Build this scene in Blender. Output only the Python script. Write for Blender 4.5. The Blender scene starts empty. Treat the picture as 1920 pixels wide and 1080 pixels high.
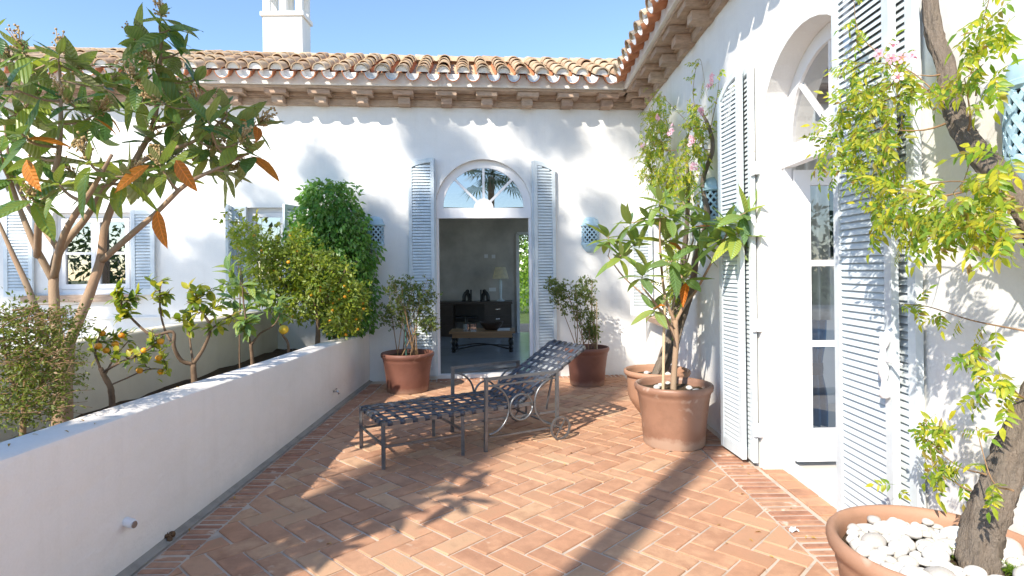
import bpy, math, random
from math import sin, cos, pi, radians, sqrt, atan2, hypot
from mathutils import Vector as V, Matrix as MX

scene = bpy.context.scene
COL = scene.collection
random.seed(7)
RND = random.Random(11)

# ------------------------------------------------------------------ camera
CAM_H, FPX, HORIZON, ROLL = 1.48, 1100.0, 505.0, 0.0115
cam_data = bpy.data.cameras.new("camera")
cam = bpy.data.objects.new("camera", cam_data)
COL.objects.link(cam)
cam_data.sensor_width = 36.0
cam_data.lens = FPX / 1920 * 36
cam_data.shift_y = -(540 - HORIZON) / 1920
cam_data.clip_start, cam_data.clip_end = 0.05, 600
cam.matrix_world = MX.Translation((0, 0, CAM_H)) @ MX.Rotation(pi / 2, 4, 'X') @ MX.Rotation(-ROLL, 4, 'Z')
scene.camera = cam

# ------------------------------------------------------------------ sky, sun, exposure
SUN_AZ, SUN_EL = radians(32.6), radians(37.5)          # light travels towards +X +Y and down
SUN_DIR = V((sin(SUN_AZ) * cos(SUN_EL), cos(SUN_AZ) * cos(SUN_EL), -sin(SUN_EL)))
world = bpy.data.worlds.new("World")
scene.world = world
world.use_nodes = True
wn = world.node_tree.nodes
sky = wn.new("ShaderNodeTexSky")
sky.sky_type = 'NISHITA'
sky.sun_disc = False
sky.sun_elevation = SUN_EL
sky.sun_rotation = atan2(-SUN_DIR.x, -SUN_DIR.y)
sky.air_density, sky.dust_density, sky.ozone_density = 1.0, 0.1, 3.0
wn["Background"].inputs[1].default_value = 0.105
world.node_tree.links.new(sky.outputs[0], wn["Background"].inputs[0])
sun_data = bpy.data.lights.new("sun", 'SUN')
sun_data.energy = 2.8
sun_data.angle = radians(0.55)
sun_data.color = (1.0, 0.92, 0.79)
sun = bpy.data.objects.new("sun", sun_data)
COL.objects.link(sun)
sun.location = (-8, -12, 14)
sun.rotation_euler = SUN_DIR.to_track_quat('-Z', 'Y').to_euler()
scene.view_settings.view_transform = 'Standard'
scene.view_settings.look = 'None'
scene.view_settings.exposure = 1.48
scene.view_settings.gamma = 1.0
scene.view_settings.use_curve_mapping = False
scene.cycles.use_denoising = True
scene.cycles.max_bounces = 10
scene.cycles.transparent_max_bounces = 16
scene.cycles.sample_clamp_indirect = 6.0

# ------------------------------------------------------------------ measuring helpers (photograph pixel + depth -> place in the world)
def ray(px, py):
    dx, dy = px - 960, py - HORIZON
    a = cos(ROLL) * dx - sin(ROLL) * dy
    b = sin(ROLL) * dx + cos(ROLL) * dy
    return V((a / FPX, 1.0, -b / FPX))
def at(px, py, t):
    r = ray(px, py)
    return V((r.x * t, t, CAM_H + r.z * t))
def on_z(px, py, z=0.0):
    r = ray(px, py)
    return at(px, py, (z - CAM_H) / r.z)
def on_x(px, py, x):
    r = ray(px, py)
    return at(px, py, x / r.x)
# the back wall: a vertical plane through (0, 8.062)
BU = V((1, .0885, 0)).normalized()
BN = V((BU.y, -BU.x, 0))
B0 = V((0, 8.062, 0))
def bw(s, z, o=0.0):
    return B0 + BU * s + BN * o + V((0, 0, z))
def bwp(px, py, o=0.0):
    r = ray(px, py)
    c = V((0, 0, CAM_H))
    t = ((B0 + BN * o - c).dot(BN)) / r.dot(BN)
    p = c + r * t
    return (p - B0).dot(BU), p.z
# the right wall
RU = V((.0125, 1, 0)).normalized()
RN = V((-RU.y, RU.x, 0))
R0 = V((1.765, 0, 0))
def rw(s, z, o=0.0):
    return R0 + RU * s + RN * o + V((0, 0, z))

# ------------------------------------------------------------------ materials
def nodes_of(m):
    m.use_nodes = True
    nt = m.node_tree
    return nt, nt.nodes, nt.links
def base_mat(name, rough=0.7, spec=0.4, metallic=0.0):
    m = bpy.data.materials.new(name)
    nt, n, l = nodes_of(m)
    b = n["Principled BSDF"]
    b.inputs["Roughness"].default_value = rough
    b.inputs["Metallic"].default_value = metallic
    b.inputs["Specular IOR Level"].default_value = spec
    return m, nt, n, l, b
def coords(n, l, scale=1.0, kind="Object", stretch=None):
    tc = n.new("ShaderNodeTexCoord")
    mp = n.new("ShaderNodeMapping")
    mp.inputs["Scale"].default_value = stretch or (scale, scale, scale)
    l.new(tc.outputs[kind], mp.inputs[0])
    return mp.outputs[0]
def noise(n, l, vec, scale, detail=4, rough=.6):
    t = n.new("ShaderNodeTexNoise")
    t.inputs["Scale"].default_value = scale
    t.inputs["Detail"].default_value = detail
    t.inputs["Roughness"].default_value = rough
    if vec is not None: l.new(vec, t.inputs["Vector"])
    return t.outputs["Fac"]
def ramp(n, l, fac, stops):
    r = n.new("ShaderNodeValToRGB")
    el = r.color_ramp.elements
    while len(el) < len(stops): el.new(.5)
    for e, (p, c) in zip(el, stops):
        e.position = p
        e.color = (*c, 1)
    l.new(fac, r.inputs[0])
    return r.outputs[0]
def mixc(n, l, fac, a, b, mode='MIX'):
    m = n.new("ShaderNodeMix")
    m.data_type = 'RGBA'
    m.blend_type = mode
    for sock, v in ((m.inputs[0], fac), (m.inputs[6], a), (m.inputs[7], b)):
        if hasattr(v, "is_linked"): l.new(v, sock)
        elif isinstance(v, (int, float)): sock.default_value = v
        else: sock.default_value = (*v, 1)
    return m.outputs[2]
def bump(n, l, b, h, strength=.3, dist=.01):
    bp = n.new("ShaderNodeBump")
    bp.inputs["Strength"].default_value = strength
    bp.inputs["Distance"].default_value = dist
    l.new(h, bp.inputs["Height"])
    l.new(bp.outputs[0], b.inputs["Normal"])
def piece_random(n, l):
    oi = n.new("ShaderNodeObjectInfo")
    ge = n.new("ShaderNodeNewGeometry")
    ad = n.new("ShaderNodeMath"); ad.operation = 'ADD'
    l.new(oi.outputs["Random"], ad.inputs[0]); l.new(ge.outputs["Random Per Island"], ad.inputs[1])
    fr = n.new("ShaderNodeMath"); fr.operation = 'FRACT'
    l.new(ad.outputs[0], fr.inputs[0])
    return fr.outputs[0]
def math_node(n, l, op, a, b=None):
    m = n.new("ShaderNodeMath"); m.operation = op
    for i, v in enumerate((a, b)):
        if v is None: continue
        if hasattr(v, "is_linked"): l.new(v, m.inputs[i])
        else: m.inputs[i].default_value = v
    return m.outputs[0]

def varied(name, colors, rough=.75, per_piece=True, nscale=9.0, namp=.35, bscale=60, bstr=.25, bdist=.004, spec=.3, metallic=0, speck=None, stretch=None, foot=None):
    """colour picked per piece out of `colors`, then mottled by noise"""
    m, nt, n, l, b = base_mat(name, rough, spec, metallic)
    v = coords(n, l, 1.0, stretch=stretch)
    nf = noise(n, l, v, nscale, 6, .65)
    stops = [(i / max(1, len(colors) - 1), c) for i, c in enumerate(colors)]
    if per_piece:
        pr = piece_random(n, l)
        # decorrelate the noise between pieces
        cmb = n.new("ShaderNodeVectorMath"); cmb.operation = 'ADD'
        sc = n.new("ShaderNodeVectorMath"); sc.operation = 'SCALE'
        sc.inputs[0].default_value = (37, 21, 13); l.new(pr, sc.inputs["Scale"])
        l.new(v, cmb.inputs[0]); l.new(sc.outputs[0], cmb.inputs[1])
        v = cmb.outputs[0]
        nf = noise(n, l, v, nscale, 6, .65)
        fac = math_node(n, l, 'ADD', math_node(n, l, 'MULTIPLY', pr, .75), math_node(n, l, 'MULTIPLY', nf, .25))
    else:
        fac = nf
    col = ramp(n, l, fac, stops)
    dk = ramp(n, l, nf, [(.25, (1 - namp,) * 3), (.6, (1, 1, 1)), (.85, (1 + namp * .5,) * 3)])
    col = mixc(n, l, 1.0, col, dk, 'MULTIPLY')
    if speck:
        sf = noise(n, l, v, speck[1], 3, .7)
        sm = ramp(n, l, sf, [(speck[2], (0, 0, 0)), (speck[2] + .08, (1, 1, 1))])
        col = mixc(n, l, sm, col, speck[0])
    if foot:                                    # lime bloom that has crept up from the base
        sx = n.new("ShaderNodeSeparateXYZ"); l.new(coords(n, l), sx.inputs[0])
        hz = math_node(n, l, 'SUBTRACT', math_node(n, l, 'MULTIPLY', noise(n, l, coords(n, l), 7.0, 6, .75), foot[1] * 2.4), sx.outputs[2])
        ff = ramp(n, l, math_node(n, l, 'ADD', math_node(n, l, 'MULTIPLY', hz, 9.0), .5), [(.35, (0, 0, 0)), (.75, (.75, .75, .75))])
        col = mixc(n, l, ff, col, foot[0])
    l.new(col, b.inputs["Base Color"])
    if bstr: bump(n, l, b, noise(n, l, v, bscale, 5, .7), bstr, bdist)
    return m

def leafmat(name, tops, under, rough=.42, trans=.35, veins=0, gloss=.45):
    m, nt, n, l, b = base_mat(name, rough, gloss)
    pr = piece_random(n, l)
    col = ramp(n, l, pr, [(i / max(1, len(tops) - 1), c) for i, c in enumerate(tops)])
    v = coords(n, l, 1.0)
    nf = noise(n, l, v, 14 if not veins else 5, 3)
    col = mixc(n, l, .25, col, ramp(n, l, nf, [(.3, (.35, .35, .3)), (.7, (1.35, 1.3, 1.1))]), 'MULTIPLY')
    if veins:
        sx = n.new("ShaderNodeSeparateXYZ"); l.new(v, sx.inputs[0])
        ax = math_node(n, l, 'ABSOLUTE', sx.outputs[0])
        ph = math_node(n, l, 'SUBTRACT', math_node(n, l, 'MULTIPLY', sx.outputs[1], veins), math_node(n, l, 'MULTIPLY', ax, veins * .9))
        sv = math_node(n, l, 'SINE', ph)
        rib = math_node(n, l, 'LESS_THAN', ax, .0032)
        veinc = ramp(n, l, sv, [(.55, (0, 0, 0)), (1.0, (.35, .35, .35))])
        veinc = mixc(n, l, rib, veinc, (.6, .6, .6))
        col = mixc(n, l, veinc, col, tuple(min(1, c * 1.7 + .03) for c in tops[0]))
        bump(n, l, b, sv, .35, .02)
    ge = n.new("ShaderNodeNewGeometry")
    col2 = mixc(n, l, ge.outputs["Backfacing"], col, under)
    l.new(col2, b.inputs["Base Color"])
    tr = n.new("ShaderNodeBsdfTranslucent")
    tc = mixc(n, l, 1.0, col, (1.9, 1.9, .65), 'MULTIPLY')
    l.new(tc, tr.inputs[0])
    mx = n.new("ShaderNodeMixShader"); mx.inputs[0].default_value = trans
    l.new(b.outputs[0], mx.inputs[1]); l.new(tr.outputs[0], mx.inputs[2])
    l.new(mx.outputs[0], n["Material Output"].inputs[0])
    return m

def glassmat(name, tint=(.9, .94, .95), refl=.16):
    m = bpy.data.materials.new(name)
    nt, n, l = nodes_of(m)
    n.remove(n["Principled BSDF"])
    t = n.new("ShaderNodeBsdfTransparent"); t.inputs[0].default_value = (*tint, 1)
    g = n.new("ShaderNodeBsdfGlossy"); g.inputs["Roughness"].default_value = .01
    f = n.new("ShaderNodeFresnel"); f.inputs[0].default_value = 1.5
    a = math_node(n, l, 'ADD', f.outputs[0], refl)
    a = math_node(n, l, 'MINIMUM', a, 1.0)
    mx = n.new("ShaderNodeMixShader"); l.new(a, mx.inputs[0])
    l.new(t.outputs[0], mx.inputs[1]); l.new(g.outputs[0], mx.inputs[2])
    l.new(mx.outputs[0], n["Material Output"].inputs[0])
    return m

def stucco(name, col, col2, stain=None, bstr=.35):
    m, nt, n, l, b = base_mat(name, .88, .15)
    v = coords(n, l)
    c = ramp(n, l, noise(n, l, v, 1.7, 6, .6), [(.3, col2), (.65, col)])
    fine = noise(n, l, v, 90, 4, .6)
    c = mixc(n, l, .12, c, ramp(n, l, fine, [(.3, (.75, .75, .75)), (.7, (1.1, 1.1, 1.1))]), 'MULTIPLY')
    if stain:                                   # damp stain that climbs from the paving, ragged edge
        sx = n.new("ShaderNodeSeparateXYZ"); l.new(coords(n, l), sx.inputs[0])
        h = math_node(n, l, 'SUBTRACT', math_node(n, l, 'MULTIPLY', noise(n, l, v, 3.0, 5, .7), stain[1] * 2.2), sx.outputs[2])
        f = ramp(n, l, math_node(n, l, 'ADD', math_node(n, l, 'MULTIPLY', h, 3.0), .5), [(.45, (0, 0, 0)), (.95, (.55, .55, .55))])
        c = mixc(n, l, f, c, stain[0])
    streak = noise(n, l, coords(n, l, stretch=(7, 7, .45)), 1.0, 6, .65)
    c = mixc(n, l, 1.0, c, ramp(n, l, streak, [(.25, (.955, .95, .94)), (.50, (1, 1, 1))]), 'MULTIPLY')
    l.new(c, b.inputs["Base Color"])
    big = noise(n, l, v, 14, 5, .55)
    trowel = noise(n, l, coords(n, l, stretch=(2.2, 2.2, 4.5)), 1.6, 3, .5)
    hh = math_node(n, l, 'ADD', math_node(n, l, 'ADD', math_node(n, l, 'MULTIPLY', fine, .4), big), math_node(n, l, 'MULTIPLY', trowel, 3.0))
    bump(n, l, b, hh, bstr, .006)
    return m

MAT = {}
MAT['wall'] = stucco("white stucco", (.83, .82, .80), (.77, .76, .745), ((.70, .68, .64), .05))
MAT['parapet'] = stucco("parapet stucco", (.87, .81, .77), (.81, .76, .72), ((.60, .60, .585), .10), .8)
MAT['cream'] = stucco("cream stucco", (.74, .68, .56), (.64, .58, .47), None, .5)
MAT['room'] = stucco("grey plaster", (.62, .57, .53), (.40, .365, .335), None, .1)
MAT['roomwhite'] = stucco("room plaster", (.72, .70, .68), (.66, .65, .63), None, .05)
MAT['brick'] = varied("terrace brick", [(.35, .175, .11), (.45, .24, .15), (.50, .28, .175), (.55, .325, .205), (.46, .245, .15), (.57, .36, .225), (.48, .255, .155), (.52, .29, .18), (.62, .43, .265)], .82, True, 9, .24, 70, .45, .004, .25, speck=((.56, .40, .29), 6.0, .66))
MAT['edgebrick'] = varied("edging brick", [(.36, .17, .11), (.44, .23, .15), (.50, .29, .19), (.40, .20, .13)], .82, True, 14, .35, 70, .45, .004, .25, speck=((.58, .47, .38), 7.0, .62))
MAT['mortar'] = varied("floor mortar", [(.48, .39, .315), (.60, .51, .43), (.38, .30, .24)], .92, False, 3.5, .4, 120, .5, .004, .1)
MAT['gutter'] = varied("cement gutter", [(.27, .24, .21), (.36, .325, .285), (.22, .20, .18)], .9, False, 6, .3, 80, .5, .005, .15)
MAT['tile'] = varied("roof tile", [(.52, .36, .23), (.62, .47, .31), (.56, .40, .26), (.68, .53, .37), (.50, .33, .21), (.64, .48, .33)], .85, True, 12, .45, 60, .5, .006, .2, speck=((.40, .35, .27), 9.0, .63))
MAT['tile_new'] = varied("red tile", [(.50, .20, .10), (.58, .26, .14), (.46, .17, .09)], .85, True, 12, .3, 60, .4, .005, .2)
MAT['lime'] = varied("lime mortar", [(.76, .74, .70), (.82, .80, .77), (.70, .68, .64)], .9, False, 6, .12, 60, .3, .004, .15)
MAT['cornice'] = varied("cornice brick", [(.46, .33, .245), (.55, .41, .31), (.42, .295, .22), (.56, .385, .28)], .85, True, 9, .4, 60, .45, .005, .2, stretch=(1, 1, 4))
MAT['terracotta'] = varied("terracotta", [(.36, .19, .12), (.43, .24, .155), (.31, .16, .10)], .6, False, 3.2, .3, 90, .3, .003, .35, speck=((.50, .38, .30), 4.0, .62), foot=((.52, .42, .34), .07))
MAT['terracotta_brown'] = varied("glazed terracotta", [(.27, .14, .09), (.33, .18, .12), (.23, .12, .08)], .42, False, 3.2, .3, 90, .3, .003, .45, speck=((.46, .34, .27), 4.5, .60), foot=((.47, .34, .26), .07))
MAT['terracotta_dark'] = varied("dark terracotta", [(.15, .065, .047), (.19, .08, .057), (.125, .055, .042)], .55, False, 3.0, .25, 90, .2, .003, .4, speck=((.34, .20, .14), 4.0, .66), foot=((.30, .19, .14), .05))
MAT['soil'] = varied("soil", [(.085, .055, .035), (.13, .09, .06), (.05, .035, .025)], .95, False, 25, .5, 90, 1.0, .02, .1)
MAT['pebble'] = varied("white pebble", [(.70, .69, .67), (.52, .48, .43), (.74, .73, .71), (.62, .59, .55), (.72, .705, .68), (.42, .39, .36), (.68, .66, .63)], .55, True, 7, .12, 60, .12, .003, .35)
MAT['blue'] = varied("blue paint", [(.57, .655, .71), (.65, .715, .755), (.60, .68, .73)], .5, False, 3.5, .2, 90, .15, .002, .4, speck=((.46, .42, .38), 11.0, .73))
MAT['paleblue'] = varied("pale paint", [(.59, .665, .715), (.67, .725, .755), (.63, .695, .735)], .5, False, 3.5, .2, 90, .15, .002, .4, speck=((.50, .40, .31), 11.0, .71))
MAT['white'] = varied("white paint", [(.78, .77, .79), (.82, .81, .82), (.79, .78, .80)], .45, False, 3, .06, 90, .06, .002, .4)
MAT['ceramic'] = varied("blue ceramic", [(.34, .53, .66), (.41, .59, .70), (.31, .50, .64)], .4, False, 9, .25, 60, .2, .003, .5, speck=((.58, .62, .62), 13, .70))
MAT['iron'] = varied("painted iron", [(.15, .155, .165), (.20, .205, .215), (.12, .125, .135)], .32, False, 18, .35, 120, .2, .001, .5, metallic=.6)
MAT['strap'] = varied("woven strap", [(.045, .052, .072), (.07, .08, .105), (.10, .11, .135)], .48, False, 20, .3, 160, .3, .001, .4)
MAT['bark'] = varied("loquat bark", [(.36, .24, .155), (.48, .35, .24), (.30, .19, .125), (.52, .40, .29)], .85, False, 9, .35, 50, .5, .006, .2, stretch=(1, 1, .35))
MAT['barkdark'] = varied("citrus bark", [(.13, .085, .055), (.20, .135, .09), (.10, .065, .045)], .85, False, 14, .35, 60, .5, .006, .2)
MAT['twig'] = varied("brown twig", [(.24, .15, .085), (.32, .20, .11), (.18, .11, .07)], .8, False, 14, .3, 60, .3, .004, .2)
MAT['vinebark'] = varied("vine bark", [(.13, .10, .08), (.42, .35, .285), (.24, .19, .15), (.52, .44, .36)], .92, False, 9, .55, 34, 1.0, .03, .15, stretch=(3, 3, .6))
MAT['petal'] = leafmat("pink petal", [(.68, .28, .56), (.78, .42, .66), (.60, .20, .48)], (.75, .50, .66), .6, .3)
MAT['panicle'] = varied("loquat blossom", [(.34, .20, .08), (.48, .32, .15), (.60, .46, .26), (.26, .15, .07)], .9, True, 20, .3, 60, .2, .003, .2)
MAT['loquat'] = leafmat("loquat leaf", [(.05, .125, .045), (.10, .18, .05), (.18, .25, .055), (.28, .33, .065), (.07, .155, .055)], (.38, .36, .17), .34, .36, 260)
MAT['loquat_old'] = leafmat("orange leaf", [(.52, .15, .015), (.56, .21, .02), (.45, .11, .015)], (.42, .20, .05), .5, .35, 260)
MAT['loquat_pot'] = leafmat("young loquat leaf", [(.12, .22, .10), (.20, .31, .08), (.34, .42, .08), (.11, .22, .13), (.46, .50, .08)], (.33, .34, .13), .38, .38, 280)
MAT['citrus'] = leafmat("citrus leaf", [(.10, .18, .025), (.17, .25, .03), (.32, .35, .035), (.48, .42, .04), (.13, .22, .035)], (.26, .31, .08), .4, .35)
MAT['citrusgreen'] = leafmat("kumquat leaf", [(.12, .20, .035), (.20, .28, .04), (.35, .38, .045), (.15, .23, .035)], (.26, .31, .09), .42, .35)
MAT['ficus'] = leafmat("ficus leaf", [(.06, .17, .035), (.095, .235, .045), (.15, .31, .055), (.075, .20, .04)], (.17, .29, .08), .38, .3)
MAT['thorn'] = leafmat("thorn leaf", [(.08, .12, .02), (.13, .17, .025), (.20, .23, .035), (.10, .14, .02)], (.14, .17, .05), .5, .35)
MAT['vine'] = leafmat("vine leaf", [(.09, .19, .025), (.18, .29, .03), (.36, .40, .035), (.50, .45, .035), (.13, .24, .03), (.30, .36, .03), (.24, .15, .05)], (.26, .32, .06), .42, .42)
MAT['shrub'] = leafmat("shrub leaf", [(.06, .12, .035), (.11, .17, .04), (.19, .23, .05), (.08, .14, .05)], (.16, .19, .07), .45, .35)
MAT['tree'] = leafmat("tree leaf", [(.04, .08, .02), (.07, .12, .03)], (.09, .12, .05), .5, .2)
MAT['fern'] = leafmat("fern", [(.12, .25, .02), (.22, .34, .03), (.08, .19, .02)], (.2, .3, .05), .5, .4)
MAT['orange'] = varied("orange fruit", [(.80, .30, .015), (.85, .38, .02), (.78, .25, .012)], .42, True, 5, .12, 140, .25, .002, .45)
MAT['pomelo'] = varied("yellow fruit", [(.80, .55, .05), (.78, .50, .04)], .45, False, 5, .12, 120, .3, .002, .45)
MAT['wood'] = varied("oak top", [(.30, .155, .07), (.38, .21, .10), (.26, .13, .06)], .4, False, 6, .25, 60, .1, .002, .45, stretch=(.4, 4, 4))
MAT['darkwood'] = varied("dark wood", [(.030, .018, .014), (.05, .03, .022), (.024, .015, .012)], .35, False, 6, .3, 60, .1, .002, .5)
MAT['black'] = varied("black iron", [(.012, .012, .013), (.02, .02, .02)], .4, False, 6, .2, 60, .1, .002, .5)
MAT['chrome'] = varied("chrome", [(.55, .55, .56), (.62, .62, .63)], .22, False, 6, .1, 60, .02, .001, .5, metallic=1)
MAT['linen'] = varied("linen shade", [(.42, .34, .27), (.48, .40, .32)], .9, False, 60, .1, 200, .2, .001, .1)
MAT['shade_linen'] = leafmat("lamp linen", [(.72, .64, .55), (.76, .68, .59)], (.72, .64, .55), .9, .25)
MAT['roomfloor'] = varied("polished concrete", [(.26, .28, .31), (.32, .34, .365), (.22, .24, .27)], .2, False, 2, .2, 60, .03, .002, .5)
MAT['palefloor'] = varied("pale stone floor", [(.60, .55, .49), (.66, .61, .55), (.56, .51, .46)], .4, False, 3, .12, 60, .05, .002, .4)
MAT['denim'] = varied("blue cloth", [(.05, .13, .26), (.08, .19, .34), (.035, .09, .19)], .9, False, 18, .35, 140, .4, .002, .1, stretch=(5, 5, 1))
MAT['navy'] = varied("navy cloth", [(.018, .028, .055), (.03, .045, .08)], .9, False, 14, .3, 140, .3, .002, .1)
MAT['sheer'] = varied("pale curtain", [(.58, .56, .53), (.66, .64, .61)], .9, False, 10, .15, 140, .3, .002, .1)
MAT['grass'] = varied("lawn", [(.06, .10, .03), (.09, .13, .04), (.12, .15, .06)], .9, False, 3, .3, 60, .6, .02, .15)
MAT['palmtrunk'] = varied("palm trunk", [(.20, .15, .11), (.28, .22, .16)], .9, False, 10, .4, 30, .7, .02, .1)
MAT['dryleaf'] = varied("dry leaf", [(.50, .27, .05), (.58, .35, .08), (.40, .20, .05)], .7, True, 12, .3, 60, .2, .002, .3)
MAT['clump'] = varied("dry clod", [(.16, .095, .055), (.24, .15, .09)], .95, False, 30, .5, 60, 1.0, .02, .1)
MAT['paper'] = varied("white paper", [(.82, .82, .84), (.74, .74, .77)], .8, False, 20, .1, 60, .2, .004, .2)
MAT['bamboo'] = varied("cane", [(.58, .42, .26), (.66, .50, .33)], .7, False, 20, .2, 60, .2, .002, .3)
MAT['greencane'] = varied("green cane", [(.05, .15, .12), (.07, .19, .15)], .6, False, 20, .2, 60, .2, .002, .3)
MAT['glass'] = glassmat("window glass")
MAT['fanglass'] = glassmat("fanlight glass", (.42, .46, .50), .42)

# ------------------------------------------------------------------ mesh helpers
class MB:
    def __init__(self):
        self.v, self.f, self.mi = [], [], []
    def add(self, vs, fs, mi=0):
        k = len(self.v)
        self.v += [tuple(p) for p in vs]
        self.f += [tuple(i + k for i in f) for f in fs]
        self.mi += [mi] * len(fs)
        return self
    def box(self, c, size, m=None, mi=0):
        """box centred at c; m: 3x3 matrix whose columns are the box axes"""
        hx, hy, hz = size[0] / 2, size[1] / 2, size[2] / 2
        vs = []
        for sx, sy, sz in ((-1, -1, -1), (1, -1, -1), (1, 1, -1), (-1, 1, -1), (-1, -1, 1), (1, -1, 1), (1, 1, 1), (-1, 1, 1)):
            p = V((sx * hx, sy * hy, sz * hz))
            vs.append((m @ p if m else p) + V(c))
        return self.add(vs, [(3, 2, 1, 0), (4, 5, 6, 7), (0, 1, 5, 4), (1, 2, 6, 5), (2, 3, 7, 6), (3, 0, 4, 7)], mi)
    def bar(self, a, b, w, h, up=V((0, 0, 1)), mi=0):
        a, b = V(a), V(b)
        y = (b - a); ln = y.length; y = y / ln
        x = y.cross(up)
        if x.length < 1e-4: x = y.cross(V((1, 0, 0)))
        x.normalize(); z = x.cross(y)
        return self.box((a + b) / 2, (w, ln, h), MX((x, y, z)).transposed(), mi)
    def tube(self, pts, radii, n=8, caps=True, mi=0, lump=0.0, rnd=None, ridge=0.0):
        pts = [V(p) for p in pts]
        if isinstance(radii, (int, float)): radii = [radii] * len(pts)
        k = len(pts)
        nrm = None; rings = []
        for i in range(k):
            d = (pts[min(i + 1, k - 1)] - pts[max(i - 1, 0)])
            if d.length < 1e-9: d = V((0, 0, 1))
            d.normalize()
            if nrm is None:
                nrm = d.cross(V((0.31, 0.2, 0.93)))
                if nrm.length < .05: nrm = d.cross(V((1, 0, 0)))
            nrm = nrm - d * nrm.dot(d)
            nrm.normalize()
            bi = d.cross(nrm)
            ring = []
            for j in range(n):
                a = 2 * pi * j / n
                r = radii[i] * (1 + (rnd.uniform(-lump, lump) if lump else 0) + (ridge * (sin(6 * a + i * .35) * .6 + sin(11 * a - i * .22) * .4) if ridge else 0))
                ring.append(pts[i] + (nrm * cos(a) + bi * sin(a)) * r)
            rings.append(ring)
        vs = [p for r in rings for p in r]
        fs = []
        for i in range(k - 1):
            for j in range(n):
                j2 = (j + 1) % n
                fs.append((i * n + j, i * n + j2, (i + 1) * n + j2, (i + 1) * n + j))
        if caps:
            fs.append(tuple(range(n - 1, -1, -1)))
            fs.append(tuple((k - 1) * n + j for j in range(n)))
        return self.add(vs, fs, mi)
    def lathe(self, prof, c=(0, 0, 0), n=40, a0=0.0, a1=2 * pi, mi=0, wob=0.0):
        full = abs(a1 - a0 - 2 * pi) < 1e-6
        m = n if full else n + 1
        vs = []
        for (r, z) in prof:
            for j in range(m):
                a = a0 + (a1 - a0) * j / n
                rr = r * (1 + wob * sin(3 * a + 1.3) + wob * .6 * sin(5 * a + z * 4))
                vs.append((c[0] + rr * cos(a), c[1] + rr * sin(a), c[2] + z))
        fs = []
        for i in range(len(prof) - 1):
            for j in range(n):
                j2 = (j + 1) % m
                fs.append((i * m + j, i * m + j2, (i + 1) * m + j2, (i + 1) * m + j))
        return self.add(vs, fs, mi)
    def ball(self, c, r, n=8, k=6, sc=(1, 1, 1), mi=0):
        vs, fs = [], []
        for i in range(k + 1):
            th = pi * i / k
            for j in range(n):
                a = 2 * pi * j / n
                vs.append((c[0] + r * sc[0] * sin(th) * cos(a), c[1] + r * sc[1] * sin(th) * sin(a), c[2] + r * sc[2] * cos(th)))
        for i in range(k):
            for j in range(n):
                fs.append((i * n + j, (i + 1) * n + j, (i + 1) * n + (j + 1) % n, i * n + (j + 1) % n))
        return self.add(vs, fs, mi)
    def prism(self, poly, ax, ay, az, o, h, mi=0):
        """polygon (2-D list) in the plane o + ax*x + ay*y, thickness h along az"""
        n = len(poly)
        a = [o + ax * x + ay * y for x, y in poly]
        b = [p + az * h for p in a]
        return self.add(a + b, [tuple(range(n - 1, -1, -1)), tuple(range(n, 2 * n))] + [(i, (i + 1) % n, n + (i + 1) % n, n + i) for i in range(n)], mi)
    def mesh(self, name, mats, smooth=False):
        me = bpy.data.meshes.new(name)
        me.from_pydata(self.v, [], self.f)
        mats = mats if isinstance(mats, (list, tuple)) else [mats]
        for x in mats: me.materials.append(MAT[x] if isinstance(x, str) else x)
        if len(mats) > 1: me.polygons.foreach_set("material_index", self.mi)
        if smooth is not False:
            me.polygons.foreach_set("use_smooth", [True] * len(me.polygons))
            if smooth is not True: me.set_sharp_from_angle(angle=radians(smooth))
        me.update()
        return me
    def build(self, name, mats, parent=None, smooth=False, **props):
        return put(name, self.mesh(name, mats, smooth), parent, **props)

def put(name, me, parent=None, mw=None, **props):
    """link one mesh object; its matrix is given in the world"""
    o = bpy.data.objects.new(name, me)
    COL.objects.link(o)
    root = parent
    mw = mw or MX.Identity(4)
    if parent is not None:
        o.parent = parent
        mw = WORLD[parent.name].inverted() @ mw
        WORLD[o.name] = WORLD[parent.name] @ mw
    else:
        WORLD[o.name] = mw.copy()
    o.matrix_basis = mw
    for k, x in props.items(): o[k] = x
    return o
WORLD = {}
def thing(name, loc, label, cat, group=None, kind=None):
    o = bpy.data.objects.new(name, None)
    COL.objects.link(o)
    o.empty_display_size = .1
    o.location = loc
    WORLD[o.name] = MX.Translation(loc)
    tag(o, label, cat, group, kind)
    return o
def tag(o, label=None, cat=None, group=None, kind=None):
    if label: o["label"] = label
    if cat: o["category"] = cat
    if group: o["group"] = group
    if kind: o["kind"] = kind
    return o
def axes(x, y, z, o):
    m = MX((x, y, z)).transposed().to_4x4()
    m.translation = o
    return m
def aim(o, d, up, sx=1, sy=1, sz=1):
    """matrix for a leaf: local y along d, local z near up"""
    y = V(d).normalized()
    x = y.cross(V(up))
    if x.length < 1e-3: x = y.cross(V((1, 0, .3)))
    x.normalize(); z = x.cross(y)
    return axes(x * sx, y * sy, z * sz, V(o))
def rdir(r=RND, zmin=-1, zmax=1):
    z = r.uniform(zmin, zmax); a = r.uniform(0, 2 * pi); q = sqrt(max(0, 1 - z * z))
    return V((q * cos(a), q * sin(a), z))
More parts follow.
